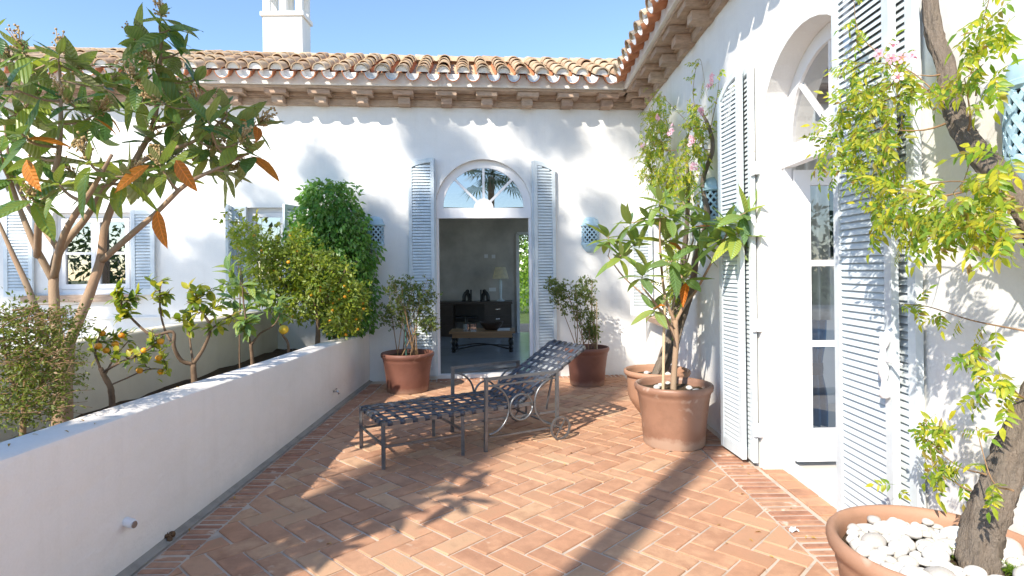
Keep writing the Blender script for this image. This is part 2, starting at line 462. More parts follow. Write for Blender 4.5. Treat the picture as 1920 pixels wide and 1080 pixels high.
def curve(pts, n=4):
    """Catmull-Rom through pts"""
    pts = [V(p) for p in pts]
    if len(pts) < 3: 
        return [pts[0].lerp(pts[-1], i / n) for i in range(n + 1)]
    P = [pts[0] * 2 - pts[1]] + pts + [pts[-1] * 2 - pts[-2]]
    out = []
    for i in range(1, len(P) - 2):
        for j in range(n):
            t = j / n
            a, b, c, d = P[i - 1], P[i], P[i + 1], P[i + 2]
            out.append(.5 * ((2 * b) + (c - a) * t + (2 * a - 5 * b + 4 * c - d) * t * t + (3 * b - a - 3 * c + d) * t ** 3))
    out.append(pts[-1])
    return out

# ================================================================== SETTING
def sheet(name, x0, x1, y0, y1, z, mat, kind="structure", label=None, n=1):
    return tag(MB().add([(x0, y0, z), (x1, y0, z), (x1, y1, z), (x0, y1, z)], [(0, 1, 2, 3)]).build(name, mat), label, None, None, kind)
sheet("lawn", -150, 150, -150, 250, -.12, 'grass', label="green lawn and garden ground around the house")
sheet("bounce_paving", -16, 16, -15, 7.2, -.115, 'palefloor', label="unseen pale paving added to bounce sunlight around the terrace")  # added pale ground that reflects sun into the shaded parts
floor = MB().add([(-2.0, -4, -.0075), (2.1, -4, -.0075), (2.1, 8.2, -.0075), (-2.0, 8.0, -.0075), (-2.0, -4, -.11), (2.1, -4, -.11), (2.1, 8.2, -.11), (-2.0, 8.0, -.11)],
     [(0, 1, 2, 3), (4, 5, 1, 0), (7, 4, 0, 3), (5, 6, 2, 1)]).build("terrace_floor", 'mortar')
tag(floor, "terrace paved with herringbone terracotta bricks in pale mortar", None, None, "structure")

def inset(poly, d):
    cx = sum(p[0] for p in poly) / len(poly); cy = sum(p[1] for p in poly) / len(poly)
    out = []
    for x, y in poly:
        q = hypot(x - cx, y - cy)
        k = max(.3, (q - d * 1.4) / q) if q > 1e-6 else 1
        out.append((cx + (x - cx) * k, cy + (y - cy) * k))
    return out
def brick_mesh(poly, r, mb=None, z0=0.0, tilt=True, depth=.03):
    """a fired brick: rough outline, worn upper arris"""
    n = len(poly)
    poly = [(x + r.uniform(-.002, .002), y + r.uniform(-.002, .002)) for x, y in poly]
    tx, ty = (r.uniform(-.012, .012), r.uniform(-.012, .012)) if tilt else (0, 0)
    dz = z0 + r.uniform(-.0015, .0022)
    cx = sum(p[0] for p in poly) / n; cy = sum(p[1] for p in poly) / n
    h = lambda x, y: dz + (x - cx) * tx + (y - cy) * ty
    a = [(x, y, -depth) for x, y in poly]
    b = [(x, y, h(x, y) - .0045 + r.uniform(-.001, .001)) for x, y in poly]
    t = [(x, y, h(x, y)) for x, y in inset(poly, .005)]
    fs = [tuple(range(2 * n, 3 * n))]
    for i in range(n):
        j = (i + 1) % n
        fs.append((i, j, n + j, n + i)); fs.append((n + i, n + j, 2 * n + j, 2 * n + i))
    mb = mb or MB()
    return mb.add(a + b + t, fs)
def clip_poly(poly, a, b, c):
    """keep a*x+b*y<=c"""
    out = []
    for i in range(len(poly)):
        p, q = poly[i], poly[(i + 1) % len(poly)]
        dp, dq = a * p[0] + b * p[1] - c, a * q[0] + b * q[1] - c
        if dp <= 0: out.append(p)
        if dp * dq < 0:
            t = dp / (dp - dq)
            out.append((p[0] + (q[0] - p[0]) * t, p[1] + (q[1] - p[1]) * t))
    return out
def area(poly):
    return abs(sum(poly[i][0] * poly[(i + 1) % len(poly)][1] - poly[(i + 1) % len(poly)][0] * poly[i][1] for i in range(len(poly)))) / 2
BWD, TH = .1403, .022
O = on_z(1020.8, 888.3)
e1 = (cos(TH - pi / 4), sin(TH - pi / 4)); e2 = (cos(TH + pi / 4), sin(TH + pi / 4))
def lat(x, y): return (O.x + BWD * (e1[0] * x + e2[0] * y), O.y + BWD * (e1[1] * x + e2[1] * y))
XL, XR = -1.700, 1.512
def back_y(x): return 8.062 + .0885 * x
LIM = [(-1, 0, -XL), (1, 0, XR), (-.0885, 1, 8.062 - .20), (0, -1, -1.0)]
brs = []
g = .0072 / BWD
for i in range(-60, 60):
    for j in range(-30, 30):
        for kind in (0, 1):
            bx, by = (i + 2 * j - 3, i - 2 * j + 1) if kind == 0 else (i + 2 * j - 1, i - 2 * j)
            w, h = (2, 1) if kind == 0 else (1, 2)
            # vertical brick's lower corner (x+1, y) = O  -> shift so that it lands on the measured corner
            gg = g * RND.uniform(.75, 1.3)
            poly = [(bx + gg, by + gg), (bx + w - gg, by + gg), (bx + w - gg, by + h - gg), (bx + gg, by + h - gg)]
            P = [lat(*p) for p in poly]
            cx = sum(p[0] for p in P) / 4; cy = sum(p[1] for p in P) / 4
            if not (XL - .2 < cx < XR + .2 and .8 < cy < 8.3): continue
            full = area(P)
            Q = P
            for c in LIM: Q = clip_poly(Q, *c) if Q else Q
            if len(Q) < 3 or area(Q) < full * .06: continue
            brs.append((cx, cy, Q, len(Q) == 4 and abs(area(Q) - full) < 1e-6, kind, atan2(P[1][1] - P[0][1], P[1][0] - P[0][0])))
vis = sorted([b for b in brs if b[1] > 2.62 and abs(b[0]) / b[1] < .95], key=lambda b: b[1])
chosen = set(id(b) for b in vis[:298])
variants = {}
for kind in (0, 1):
    w, h = (2, 1) if kind == 0 else (1, 2)
    variants[kind] = []
    for q in range(6):
        gg = g * RND.uniform(.8, 1.35)
        c = (w / 2, h / 2)
        poly = [((x - c[0]) * BWD, (y - c[1]) * BWD) for x, y in ((gg, gg), (w - gg, gg), (w - gg, h - gg), (gg, h - gg))]
        variants[kind].append(brick_mesh(poly, RND).mesh("brick", 'brick'))
rest = MB()
for b in brs:
    if id(b) in chosen:
        if b[3]:
            m = MX.Translation((b[0], b[1], RND.uniform(-.001, .0015))) @ MX.Rotation(b[5] + RND.uniform(-.012, .012), 4, 'Z')
            put("brick", RND.choice(variants[b[4]]), floor, m)
        else:
            me = brick_mesh([(x - b[0], y - b[1]) for x, y in b[2]], RND).mesh("brick", 'brick')
            put("brick", me, floor, MX.Translation((b[0], b[1], 0)))
    else:
        brick_mesh(b[2], RND, rest)
rest.build("bricks", 'brick', floor, kind="stuff")

def course(p0, p1, across, pitch, thick, mat, name="edging_brick", as_objects=True, z=.0):
    """bricks on edge laid side by side from p0 to p1, each reaching `across`"""
    d = V(p1) - V(p0); L = d.length; d /= L
    n = int(L / pitch)
    al = V(across); w = al.length; al = al / w
    me = [brick_mesh([(.004, -thick / 2 * k), (w - .004, -thick / 2 * k), (w - .004, thick / 2 * k), (.004, thick / 2 * k)], RND, tilt=False).mesh(name, mat) for k in (1, .85, 1.1, .95)]
    mb = MB()
    for i in range(n):
        o = V(p0) + d * (pitch * (i + .5) + RND.uniform(-.004, .004))
        m = axes(al, V((0, 0, 1)).cross(al), V((0, 0, 1)), o + V((0, 0, z + RND.uniform(-.003, .001)))) @ MX.Rotation(RND.uniform(-.02, .02), 4, 'Z')
        put(name, RND.choice(me), floor, m)
course((-1.712, 2.45, 0), (-1.712, 7.7, 0), (-.165, 0, 0), .0630, .043, 'edgebrick')
course((1.526, 2.45, 0), (1.526, 4.9, 0), (.255, 0, 0), .069, .044, 'edgebrick')
course((1.526, 4.9, 0), (1.526, 7.85, 0), (.255, 0, 0), .069, .044, 'edgebrick')
course((-1.68, back_y(-1.68) - .19, 0), (1.55, back_y(1.55) - .19, 0), (-.0885 * .17, .17, 0), .066, .045, 'edgebrick')
course((1.805, 2.62, 0), (1.805, 4.33, 0), (.19, 0, 0), .142, .128, 'brick', "threshold_brick", z=.004)
MB().add([(-1.885, -3, .001), (-1.885, 7.88, .001), (-1.94, 7.88, .028), (-1.94, -3, .028), (-1.915, 7.88, .006), (-1.915, -3, .006)],
         [(0, 1, 4, 5), (5, 4, 2, 3)]).build("gutter", 'gutter', floor, True)

# ---- planter: parapet, soil, rear wall
def ptop(y): return .845 - .0244 * y                       # the parapet sinks a little towards the house
par = MB()
ys = [-3 + i * .45 for i in range(24)] + [back_y(-1.93) - .003]
prof = [(-1.932, -.1), (-1.930, .1), (-1.930, -.035), (-1.938, -.010), (-1.955, 0), (-2.135, 0), (-2.155, -.010), (-2.163, -.035), (-2.163, .1), (-2.163, -.1)]
k = len(prof)
for y in ys:
    t = ptop(y)
    zz = [-.1, .12, t - .035, t - .010, t, t, t - .010, t - .035, .3, -.1]
    par.v += [(p[0] + .004 * sin(y * 1.7 + p[1] * 9), y, z + .003 * sin(y * 2.3)) for p, z in zip(prof, zz)]
for i in range(len(ys) - 1):
    par.f += [(i * k + j, i * k + j + 1, (i + 1) * k + j + 1, (i + 1) * k + j) for j in range(k - 1)]
par.f += [tuple(range(k)), tuple((len(ys) - 1) * k + j for j in range(k))[::-1]]
par.mi = [0] * len(par.f)
tag(par.build("parapet_wall", 'parapet', None, 40), "low white plastered parapet along the herringbone terrace", "wall")
rear = MB()
for (x0, x1, y0, y1, z0, z1) in ((-3.26, -3.10, -2, 7.76, -.12, 1.0),):
    rear.box(((x0 + x1) / 2, (y0 + y1) / 2, (z0 + z1) / 2), (x1 - x0, y1 - y0, z1 - z0))
me = rear.build("planter_back_wall", 'cream')
tag(me, "cream garden wall behind the citrus trees, in dappled shade", "wall")
bv = me.modifiers.new("b", 'BEVEL'); bv.width = .025; bv.segments = 3
soil = MB()
nx, ny = 8, 50
for j in range(ny + 1):
    for i in range(nx + 1):
        soil.v.append((-3.12 + .98 * i / nx, -2 + 9.7 * j / ny, .46 + RND.uniform(-.02, .02)))
soil.f = [(j * (nx + 1) + i, j * (nx + 1) + i + 1, (j + 1) * (nx + 1) + i + 1, (j + 1) * (nx + 1) + i) for j in range(ny) for i in range(nx)]
soil.mi = [0] * len(soil.f)
tag(soil.build("planter_soil", 'soil', None, True), "dark soil bed between the two planter walls", None, None, "structure")

# ================================================================== THE HOUSE
house = thing("white_house", bw(0, 0), "white stuccoed house with terracotta roof and blue louvred shutters", "house")

def wall_mesh(fr, s0, s1, z0, z1, openings, depth=.18, n=20):
    """flat wall with rectangular or round-arched openings and their reveals"""
    mb = MB()
    q = lambda *p: mb.add([fr(*x) for x in p], [tuple(range(len(p)))])
    cur = s0
    for (c, hw, zb, zs, arch) in sorted(openings):
        q((cur, z0, 0), (c - hw, z0, 0), (c - hw, z1, 0), (cur, z1, 0))
        if zb > z0 + 1e-3: q((c - hw, z0, 0), (c + hw, z0, 0), (c + hw, zb, 0), (c - hw, zb, 0))
        top = [(c - hw * cos(pi * i / n), zs + hw * sin(pi * i / n)) for i in range(n + 1)] if arch else [(c - hw, zs), (c + hw, zs)]
        for a, b in zip(top[:-1], top[1:]):
            q((a[0], a[1], 0), (b[0], b[1], 0), (b[0], z1, 0), (a[0], z1, 0))
        ol = [(c - hw, zb)] + top + [(c + hw, zb)]
        for a, b in zip(ol[:-1], ol[1:]):
            q((a[0], a[1], 0), (b[0], b[1], 0), (b[0], b[1], -depth), (a[0], a[1], -depth))
        if zb > .2: q((c + hw, zb, 0), (c - hw, zb, 0), (c - hw, zb, -depth), (c + hw, zb, -depth))
        cur = c + hw
    q((cur, z0, 0), (s1, z0, 0), (s1, z1, 0), (cur, z1, 0))
    return mb
CT = 4.05                                                   # top of the masonry, under the tiles
dl, _ = bwp(818, 540); dr, _ = bwp(999, 540)
DC, DH, DS = (dl + dr) / 2, (dr - dl) / 2, 2.33
w1l, w1b = bwp(100, 552); w1r, w1t = bwp(243, 398)
w2l, w2b = bwp(463, 545); w2r, w2t = bwp(537, 389)
W1C, W1H, W2C, W2H = (w1l + w1r) / 2, (w1r - w1l) / 2, (w2l + w2r) / 2, (w2r - w2l) / 2
CORNER = 1.872
wall_mesh(bw, -9.5, CORNER + .02, -.1, CT, [(DC, DH, .05, DS, True), (W1C, W1H, w1b, w1t, False), (W2C, W2H, w2b, w2t, False)], .16).build("wall", 'wall', house, 35)
RC, RH, RS = 3.63, .65, 2.33
NWC, NWH = 7.28, .36                                        # narrow window by the inner corner
wall_mesh(rw, .4, 8.24, -.1, CT, [(RC, RH, -.1, RS, True), (NWC, NWH, .86, 2.05, False)], .20).build("wall", 'wall', house, 35)

# ---- cornice: board, two steps of brick brackets, thin course, white fascia
def cornice(fr, s0, s1, first, pitch, step_in0, step_in1):
    def run(z0, z1, o, mat, name, d=.0):
        mb = MB()
        a, b = s0, s1
        p = [fr(a, z0, -.05), fr(b, z0, -.05), fr(b, z0, o), fr(a, z0, o), fr(a, z1, -.05), fr(b, z1, -.05), fr(b, z1, o), fr(a, z1, o)]
        mb.add(p, [(0, 1, 2, 3), (7, 6, 5, 4), (3, 2, 6, 7), (0, 3, 7, 4), (1, 5, 6, 2)])
        return mb.build(name, mat, house)
    bd = run(3.690, 3.775, .05, 'cornice', "cornice_board")
    run(3.777, 3.792, .085, 'cornice', "cornice_course")
    run(3.794, 3.840, .12, 'cornice', "cornice_board")
    run(3.842, 3.872, .30, 'cornice', "cornice_course")
    run(3.875, 4.035, .34, 'lime', "fascia")
    def br(z0, z1, w, o, name):
        mb = MB().box((0, o / 2, (z1 - z0) / 2), (w, o, z1 - z0))
        return mb.mesh(name, 'cornice')
    lo, hi = br(3.682, 3.774, .15, .20, "bracket_brick"), br(3.780, 3.838, .275, .275, "bracket_slab")
    s = first
    while s < s1 - .1:
        u = (fr(1, 0, 0) - fr(0, 0, 0)); nn = (fr(0, 0, 1) - fr(0, 0, 0))
        for me, z, sc in ((lo, 3.682, 1), (hi, 3.780, 1)):
            j = RND.uniform(-.012, .012)
            put("bracket", me, bd, axes(u * RND.uniform(.95, 1.04), nn, V((0, 0, 1)), fr(s + j, z, .003)))
        s += pitch
bs, _ = bwp(913, 192, .2)
first = bs - .545 * int((bs + 9.3) / .545)
cornice(bw, -9.4, CORNER - .003, first, .545, 0, 0)
cornice(rw, .42, 8.20, 8.02 - .545 * 13, .545, 0, 0)

# ---- roofs of barrel tiles
SL = .465; CS, SN = 1 / sqrt(1 + SL * SL), SL / sqrt(1 + SL * SL)
PIT, RAD, LEN, EXP = .259, .088, .46, .345
def barrel(up, length=LEN, r0=RAD, r1=RAD * .8, th=.013, n=8, mats=('tile',), inner=0):
    mb = MB()
    vs = []
    for (y, r) in ((0, r0), (length, r1)):
        for rr in (r, r - th):
            for i in range(n + 1):
                a = pi * i / n
                vs.append((-rr * cos(a), y, rr * sin(a) * (1 if up else -1)))
    m = n + 1
    fs_o, fs_i, fs_r = [], [], []
    for i in range(n):
        o = (i, i + 1, 2 * m + i + 1, 2 * m + i); q = (m + i, m + i + 1, 3 * m + i + 1, 3 * m + i); r = (i, i + 1, m + i + 1, m + i)
        if not up: o, q, r = o[::-1], q[::-1], r[::-1]
        fs_o.append(o); fs_i.append(q[::-1]); fs_r.append(r[::-1])
    mb.add(vs, fs_o + fs_r); k = len(mb.f)
    mb.f += [tuple(x) for x in fs_i]; mb.mi += [inner] * len(fs_i)
    return mb
def roof(fr, s0, s1, rows, keep, roofname, obj_rows, ch_rows):
    """tiles over a plane that rises away from the eave at out = .46, z = 3.97"""
    u = fr(1, 0, 0) - fr(0, 0, 0); inn = -(fr(0, 0, 1) - fr(0, 0, 0))
    up = (inn * CS + V((0, 0, SN))); nrm = up.cross(u); nrm = nrm if nrm.z > 0 else -nrm
    xax = up.cross(nrm)
    E = lambda s, y, h: fr(s, 3.968, .46) + up * y + nrm * h
    base = MB()
    a, b = s0 - .3, s1 + .3
    top = rows * EXP + .1
    base.add([E(a, .14, -.03), E(b, .14, -.03), E(b, top, -.03), E(a, top, -.03)], [(0, 1, 2, 3)])
    if fr is bw:
        base.add([E(a, top, -.03), E(b, top, -.03), E(b, top, -.03) + inn * 4 - V((0, 0, 2)), E(a, top, -.03) + inn * 4 - V((0, 0, 2))], [(0, 1, 2, 3)])
    rf = base.build("roof", 'tile', house)
    cov = [barrel(True, LEN, RAD * k1, RAD * .8).mesh("cover_tile", 'tile', 40) for k1 in (1, 1.05, .96)]
    cha = [barrel(False, LEN, RAD * 1.02, RAD * .84).mesh("channel_tile", 'tile_new', 40)]
    eav = barrel(False, .40, RAD * 1.06, RAD * .95, mats=2, inner=1).mesh("eave_channel", ['tile_new', 'lime'], 40)
    plug = MB().prism([(-.078 * cos(pi * i / 8), .072 * sin(pi * i / 8)) for i in range(9)], V((1, 0, 0)), V((0, 0, 1)), V((0, 1, 0)), V((0, 0, 0)), .05).mesh("mortar_plug", 'lime')
    stuff_c, stuff_h = MB(), MB()
    n = int((s1 - s0) / PIT)
    for i in range(n + 1):
        s = s0 + i * PIT
        for j in range(rows):
            if not keep(s, j * EXP): continue
            jit = lambda q: RND.uniform(-q, q)
            mc = axes(xax, up, nrm, E(s + jit(.007), j * EXP + jit(.012), .052 + jit(.004) + .006 * (j % 2))) @ MX.Rotation(jit(.02), 4, 'Z') @ MX.Rotation(-.045 + jit(.012), 4, 'X')
            mh = axes(xax, up, nrm, E(s + PIT / 2 + jit(.005), j * EXP + jit(.01) - (.03 if j == 0 else 0) + (.16 if j == 1 else 0), .028 + jit(.003))) @ MX.Rotation(-.035, 4, 'X')
            me = RND.choice(cov)
            if j < obj_rows: put("cover_tile", me, rf, mc)
            else: stuff_c.add([mc @ v.co for v in me.vertices], [tuple(p.vertices) for p in me.polygons])
            me = eav if j == 0 else cha[0]
            if j < ch_rows: put("channel_tile", me, rf, mh)
            else: stuff_h.add([mh @ v.co for v in me.vertices], [tuple(p.vertices) for p in me.polygons])
            if j == 0: put("mortar_plug", plug, rf, axes(xax, up, nrm, E(s, .03, .045)))
    if stuff_c.v: stuff_c.build("cover_tiles", 'tile', rf, 40, kind="stuff")
    if stuff_h.v: stuff_h.build("channel_tiles", 'tile_new', rf, 40, kind="stuff")
    return rf, E, top, up, nrm, xax
EX = CORNER - .46                                            # where the two eaves meet
rfB, EB, topB, upB, nB, xB = roof(bw, EX + .02 - PIT * 33, EX + 1.9, 5, lambda s, y: (s - EX) < y * CS + .12, "roof", 7, 1)
rm = MB()
rid = [barrel(True, .40, .118, .105, .014).mesh("ridge_tile", 'tile', 40) for _ in (0, 1)]
i = 0
s = -9.3
while s < 3.4:
    put("ridge_tile", rid[i % 2], rfB, axes(nB.cross(xB) * 0 + V((0, 0, 1)).cross(BU) * -1, BU, V((0, 0, 1)), EB(s, topB - .05, -.012 + RND.uniform(-.006, .006))) @ MX.Rotation(-.03, 4, 'X'))
    s += .345; i += 1
MB().bar(EB(-9.4, topB - .03, -.05), EB(3.3, topB - .03, -.05), .16, .10).build("ridge_mortar", 'tile', rfB)
EYC = 8.24 - .46
rfR, ER, topR, upR, nR, xR = roof(rw, EYC - PIT * 28, EYC + .3, 5, lambda s, y: (s - EYC) < y * CS - .05, "roof", 3, 1)

# ---- chimney
cp = at(567, 112, 8.95)
ch = MB()
cw, cd = .60, .38
cx, cy = cp.x - cw / 2, cp.y + cd / 2
zc = at(520, 30, 8.95).z
ch.box((cx, cy, (cp.z - .6 + zc) / 2), (cw, cd, zc - cp.z + .6))
chim = ch.build("chimney", 'wall', house)
MB().box((cx, cy, zc + .033), (cw + .06, cd + .06, .062)).build("chimney_band", 'wall', chim)
pil = MB().box((0, 0, .19), (.10, .09, .38)).mesh("chimney_pillar", 'wall')
for i in range(3):
    for j in (-1, 1):
        put("chimney_pillar", pil, chim, MX.Translation((cx + (i - 1) * (cw - .1) / 2, cy + j * (cd - .1) / 2, zc + .07)))
MB().box((cx, cy, zc + .48), (cw + .10, cd + .10, .06)).build("chimney_cap", 'wall', chim)

# ---- shutters
def slat_mesh(w, name="slat", mat='blue', d=.040, th=.008):
    mb = MB()
    n = 4
    for sgn in (1, -1):
        pts = []
        for i in range(n + 1):
            t = i / n - .5
            pts.append((t * d, sgn * th * .5 * (1 - (2 * t) ** 2) + .0012 * sgn))
        mb.v += [(x, -p[0] * .45 + p[1] * .89, -p[0] * .89 - p[1] * .45) for x in (-w / 2, w / 2) for p in pts]
        k = 0 if sgn == 1 else 2 * (n + 1)
        for i in range(n):
            f = (k + i, k + i + 1, k + n + 1 + i + 1, k + n + 1 + i)
            mb.f.append(f[::-1] if sgn == 1 else f)
    mb.mi = [0] * len(mb.f)
    return mb
def shutter(m, w, h0, h1, mat='blue', single=False, pitch=.040, stile=.046, name="shutter", curve_k=.05):
    """louvred leaf: local x across (0..w), y out of the face, z up; top runs from h0 (x=0) to h1 (x=w) in an arc"""
    top = lambda x: h0 + (h1 - h0) * (x / w) + curve_k * sin(pi * x / w) * (1 if h0 != h1 else 0)
    T = .034
    fb = MB()
    X, Y, Z = V((1, 0, 0)), V((0, 1, 0)), V((0, 0, 1))
    fb.prism([(0, 0), (stile, 0), (stile, top(stile)), (0, top(0))], X, Z, -Y, V((0, T / 2, 0)), T)
    fb.prism([(w - stile, 0), (w, 0), (w, top(w)), (w - stile, top(w - stile))], X, Z, -Y, V((0, T / 2, 0)), T)
    fb.box((w / 2, 0, .04), (w - 2 * stile, T - .004, .08))
    N = 6
    for i in range(N):
        a, b = stile + (w - 2 * stile) * i / N, stile + (w - 2 * stile) * (i + 1) / N
        fb.prism([(a, top(a) - .055), (b, top(b) - .055), (b, top(b)), (a, top(a))], X, Z, -Y, V((0, T / 2 - .002, 0)), T - .004)
    me = fb.mesh(name, mat)
    me.transform(MX.Identity(4))
    fo = put(name, me, house, m)
    sm = slat_mesh(w - 2 * stile + .004)
    one = sm.mesh("slat", mat, 50)
    joined = MB()
    z = .10
    while z < max(top(stile), top(w - stile)) - .06:
        # slats under the arched top get shorter
        xs = [stile + (w - 2 * stile) * i / 24 for i in range(25)]
        ok = [x for x in xs if top(x) - .06 > z]
        if len(ok) > 3:
            k = (ok[-1] - ok[0]) / (w - 2 * stile)
            mm = m @ MX.Translation(((ok[0] + ok[-1]) / 2, 0, z)) @ MX.Diagonal((k, 1, 1, 1)) @ MX.Rotation(RND.uniform(-.05, .05), 4, 'X')
            if single: put("slat", one, fo, mm)
            else: joined.add([mm @ V(p) for p in sm.v], sm.f)
        z += pitch
    if joined.v: joined.build("slats", mat, fo, 50, kind="stuff")
    return fo
ZUP = V((0, 0, 1))
# back door: one folded pair each side, lying near the wall
sl0, _ = bwp(768, 540, .07); sl1, _ = bwp(816, 540, .10)
a, b = bw(sl0, .06, .055), bw(sl1, .06, .10)
d = (b - a); wS = d.length; d /= wS
shutter(axes(d, d.cross(ZUP) * -1, ZUP, a), wS, 2.845, 2.925, 'blue', curve_k=.02)
shutter(axes(d, d.cross(ZUP) * -1, ZUP, a - BN * .045 + BU * .02), wS, 2.845, 2.925, 'blue', curve_k=.02)
sr0, _ = bwp(1003, 540, .10); sr1, _ = bwp(1043, 540, .07)
a, b = bw(sr0, .06, .10), bw(sr1, .06, .055)
d = (b - a); wS = d.length; d /= wS
shutter(axes(d, d.cross(ZUP) * -1, ZUP, a), wS, 2.90, 2.80, 'blue', curve_k=.02)
shutter(axes(d, d.cross(ZUP) * -1, ZUP, a - BN * .045 - BU * .02), wS, 2.90, 2.80, 'blue', curve_k=.02)
# right door: folded pairs each side
def rshut(sa, oa, sb, ob, h0, h1, single, ck):
    a, b = rw(sa, .03, oa), rw(sb, .03, ob)
    d = b - a; w = d.length; d /= w
    return shutter(axes(d, d.cross(ZUP) * -1, ZUP, a), w, h0, h1, 'paleblue', single, .0345, .05, curve_k=ck)
f1 = rshut(4.79, .118, 4.41, .088, 2.80, 2.955, True, .045)
f1["label"] = "outer folding leaf of the far shutter pair"
rshut(4.73, .028, 4.33, .035, 2.80, 2.955, False, .045)
f2 = rshut(3.10, .085, 2.625, .085, 2.955, 2.80, True, .045)
f2["label"] = "wide sunlit outer leaf of the near shutter pair"
rshut(3.03, .032, 2.545, .032, 2.955, 2.80, True, .045)
for z in (.28, 1.05, 1.75, 2.2):
    hg = MB()
    hg.box(rw(4.30, z, .022), (.03, .05, .09))
    hg.tube([rw(4.315, z - .05, .045), rw(4.315, z + .05, .045)], .011, 8)
    hg.build("hinge", 'white', house)
# near shutter handle and stay bar
hd = MB()
p = rw(2.655, 0, .115)
hd.tube(curve([p + V((0, 0, .88)), p + V((-.004, 0, .96)), p + V((-.012, -.005, 1.08)), p + V((.0, -.01, 1.16)), p + V((.03, -.02, 1.20))], 4), [.022, .024, .02, .014, .012] * 3 + [.012] * 2, 8)
hd.tube([p + V((-.01, .02, 1.05)), p + V((-.01, -.13, 1.05))], .006, 6)
hd.build("shutter_handle", 'white', f2, True)

# ---- joinery
def arc_ring(fr, c, zc, r0, r1, o0, o1, n=24, a0=0, a1=pi):
    mb = MB()
    for i in range(n):
        t0, t1 = a0 + (a1 - a0) * i / n, a0 + (a1 - a0) * (i + 1) / n
        p = []
        for o in (o0, o1):
            for (r, t) in ((r0, t0), (r1, t0), (r1, t1), (r0, t1)):
                p.append(fr(c - r * cos(t), zc + r * sin(t), o))
        mb.add(p, [(3, 2, 1, 0), (4, 5, 6, 7), (0, 1, 5, 4), (2, 3, 7, 6), (1, 2, 6, 5), (3, 0, 4, 7)])
    return mb
def fbox(fr, s0, s1, z0, z1, o0, o1, mb=None):
    mb = mb or MB()
    p = [fr(s, z, o) for o in (o0, o1) for (s, z) in ((s0, z0), (s1, z0), (s1, z1), (s0, z1))]
    return mb.add(p, [(3, 2, 1, 0), (4, 5, 6, 7), (0, 1, 5, 4), (1, 2, 6, 5), (2, 3, 7, 6), (3, 0, 4, 7)])
def fbar(fr, s0, z0, s1, z1, w, o0, o1, mb):
    L = hypot(s1 - s0, z1 - z0); nx, nz = -(z1 - z0) / L * w / 2, (s1 - s0) / L * w / 2
    p = [fr(s, z, o) for o in (o0, o1) for (s, z) in ((s0 - nx, z0 - nz), (s1 - nx, z1 - nz), (s1 + nx, z1 + nz), (s0 + nx, z0 + nz))]
    return mb.add(p, [(3, 2, 1, 0), (4, 5, 6, 7), (0, 1, 5, 4), (1, 2, 6, 5), (2, 3, 7, 6), (3, 0, 4, 7)])
def fanlight(fr, c, hw, zb, zs, o):
    """arched door frame with transom, hub, three spokes and four panes"""
    fm = arc_ring(fr, c, zs, hw - .105, hw - .002, o - .05, o)
    for s in (-1, 1):
        a, b = sorted((c + s * (hw - .002), c + s * (hw - .042)))
        fbox(fr, a, b, zb, zs - .1405, o - .05, o - .001, fm)
    fr_o = fm.build("door_frame", 'white', house, 35)
    fbox(fr, c - hw + .004, c + hw - .004, zs - .14, zs, o - .055, o + .012).build("transom", 'white', fr_o)
    fbox(fr, c - hw + .004, c + hw - .004, zb - .045, zb, o - .07, o + .02).build("door_sill", 'white', fr_o)
    ri = hw - .10
    sp = MB()
    sp.prism([(.135 * cos(pi * i / 14), .135 * sin(pi * i / 14)) for i in range(15)], fr(1, 0, 0) - fr(0, 0, 0), ZUP, fr(0, 0, 1) - fr(0, 0, 0), fr(c, zs, o - .035), .03)
    for ang in (45, 90, 135):
        t = radians(ang)
        fbar(fr, c + .12 * cos(t), zs + .12 * sin(t), c + ri * cos(t), zs + ri * sin(t), .032, o - .038, o - .008, sp)
    sp.build("fanlight_spokes", 'white', fr_o)
    for q in range(4):
        t0, t1 = radians(45 * q + 1.5), radians(45 * q + 43.5)
        mb = MB()
        ol = [(.125 * cos(t0 + (t1 - t0) * i / 4), .125 * sin(t0 + (t1 - t0) * i / 4)) for i in range(5)] + [((ri + .01) * cos(t1 - (t1 - t0) * i / 8), (ri + .01) * sin(t1 - (t1 - t0) * i / 8)) for i in range(9)]
        mb.add([fr(c + x, zs + y, o - .022) for x, y in ol], [tuple(range(len(ol)))])
        mb.build("pane", 'fanglass', fr_o)
    return fr_o
fanlight(bw, DC, DH, .05, DS, -.06)
rf_o = fanlight(rw, RC, RH, .045, RS, -.16)
# raised band round the back door arch, brick step under its sill
arc_ring(bw, DC, DS, DH + .001, DH + .05, 0, .014).build("arch_band", 'wall', house, 35)
st = MB().mesh("x", 'brick')
for i in range(6):
    s0 = DC - DH + i * (2 * DH / 6) + .004
    fbox(bw, s0, s0 + 2 * DH / 6 - .01, -.02, .003, -.13, .11).build("step_brick", 'edgebrick', house)
# glazed leaf of the right door standing open into the room
leaf = MB()
hx = rw(RC + RH - .045, 0, -.215)
lx = V((1, .02, 0)).normalized(); ly = V((-lx.y, lx.x, 0))
def lf(s, z, o): return hx + lx * s + ly * -o + V((0, 0, z))
LW = .60
for (s0, s1, z0, z1) in ((0, .115, .075, 2.17), (LW - .115, LW, .075, 2.17), (.1155, LW - .1155, .075, .31), (.1155, LW - .1155, 2.06, 2.17)):
    fbox(lf, s0, s1, z0, z1, -.022, .022, leaf)
lo = leaf.build("door", 'white', house)
lb = MB()
for z in (.92, 1.50): fbox(lf, .1155, LW - .1155, z - .022, z + .022, -.018, .018, lb)
lb.build("glazing_bar", 'white', lo)
for z0, z1 in ((.31, .898), (.942, 1.478), (1.522, 2.06)):
    MB().add([lf(.115, z0, 0), lf(LW - .115, z0, 0), lf(LW - .115, z1, 0), lf(.115, z1, 0)], [(0, 1, 2, 3)]).build("pane", 'glass', lo)

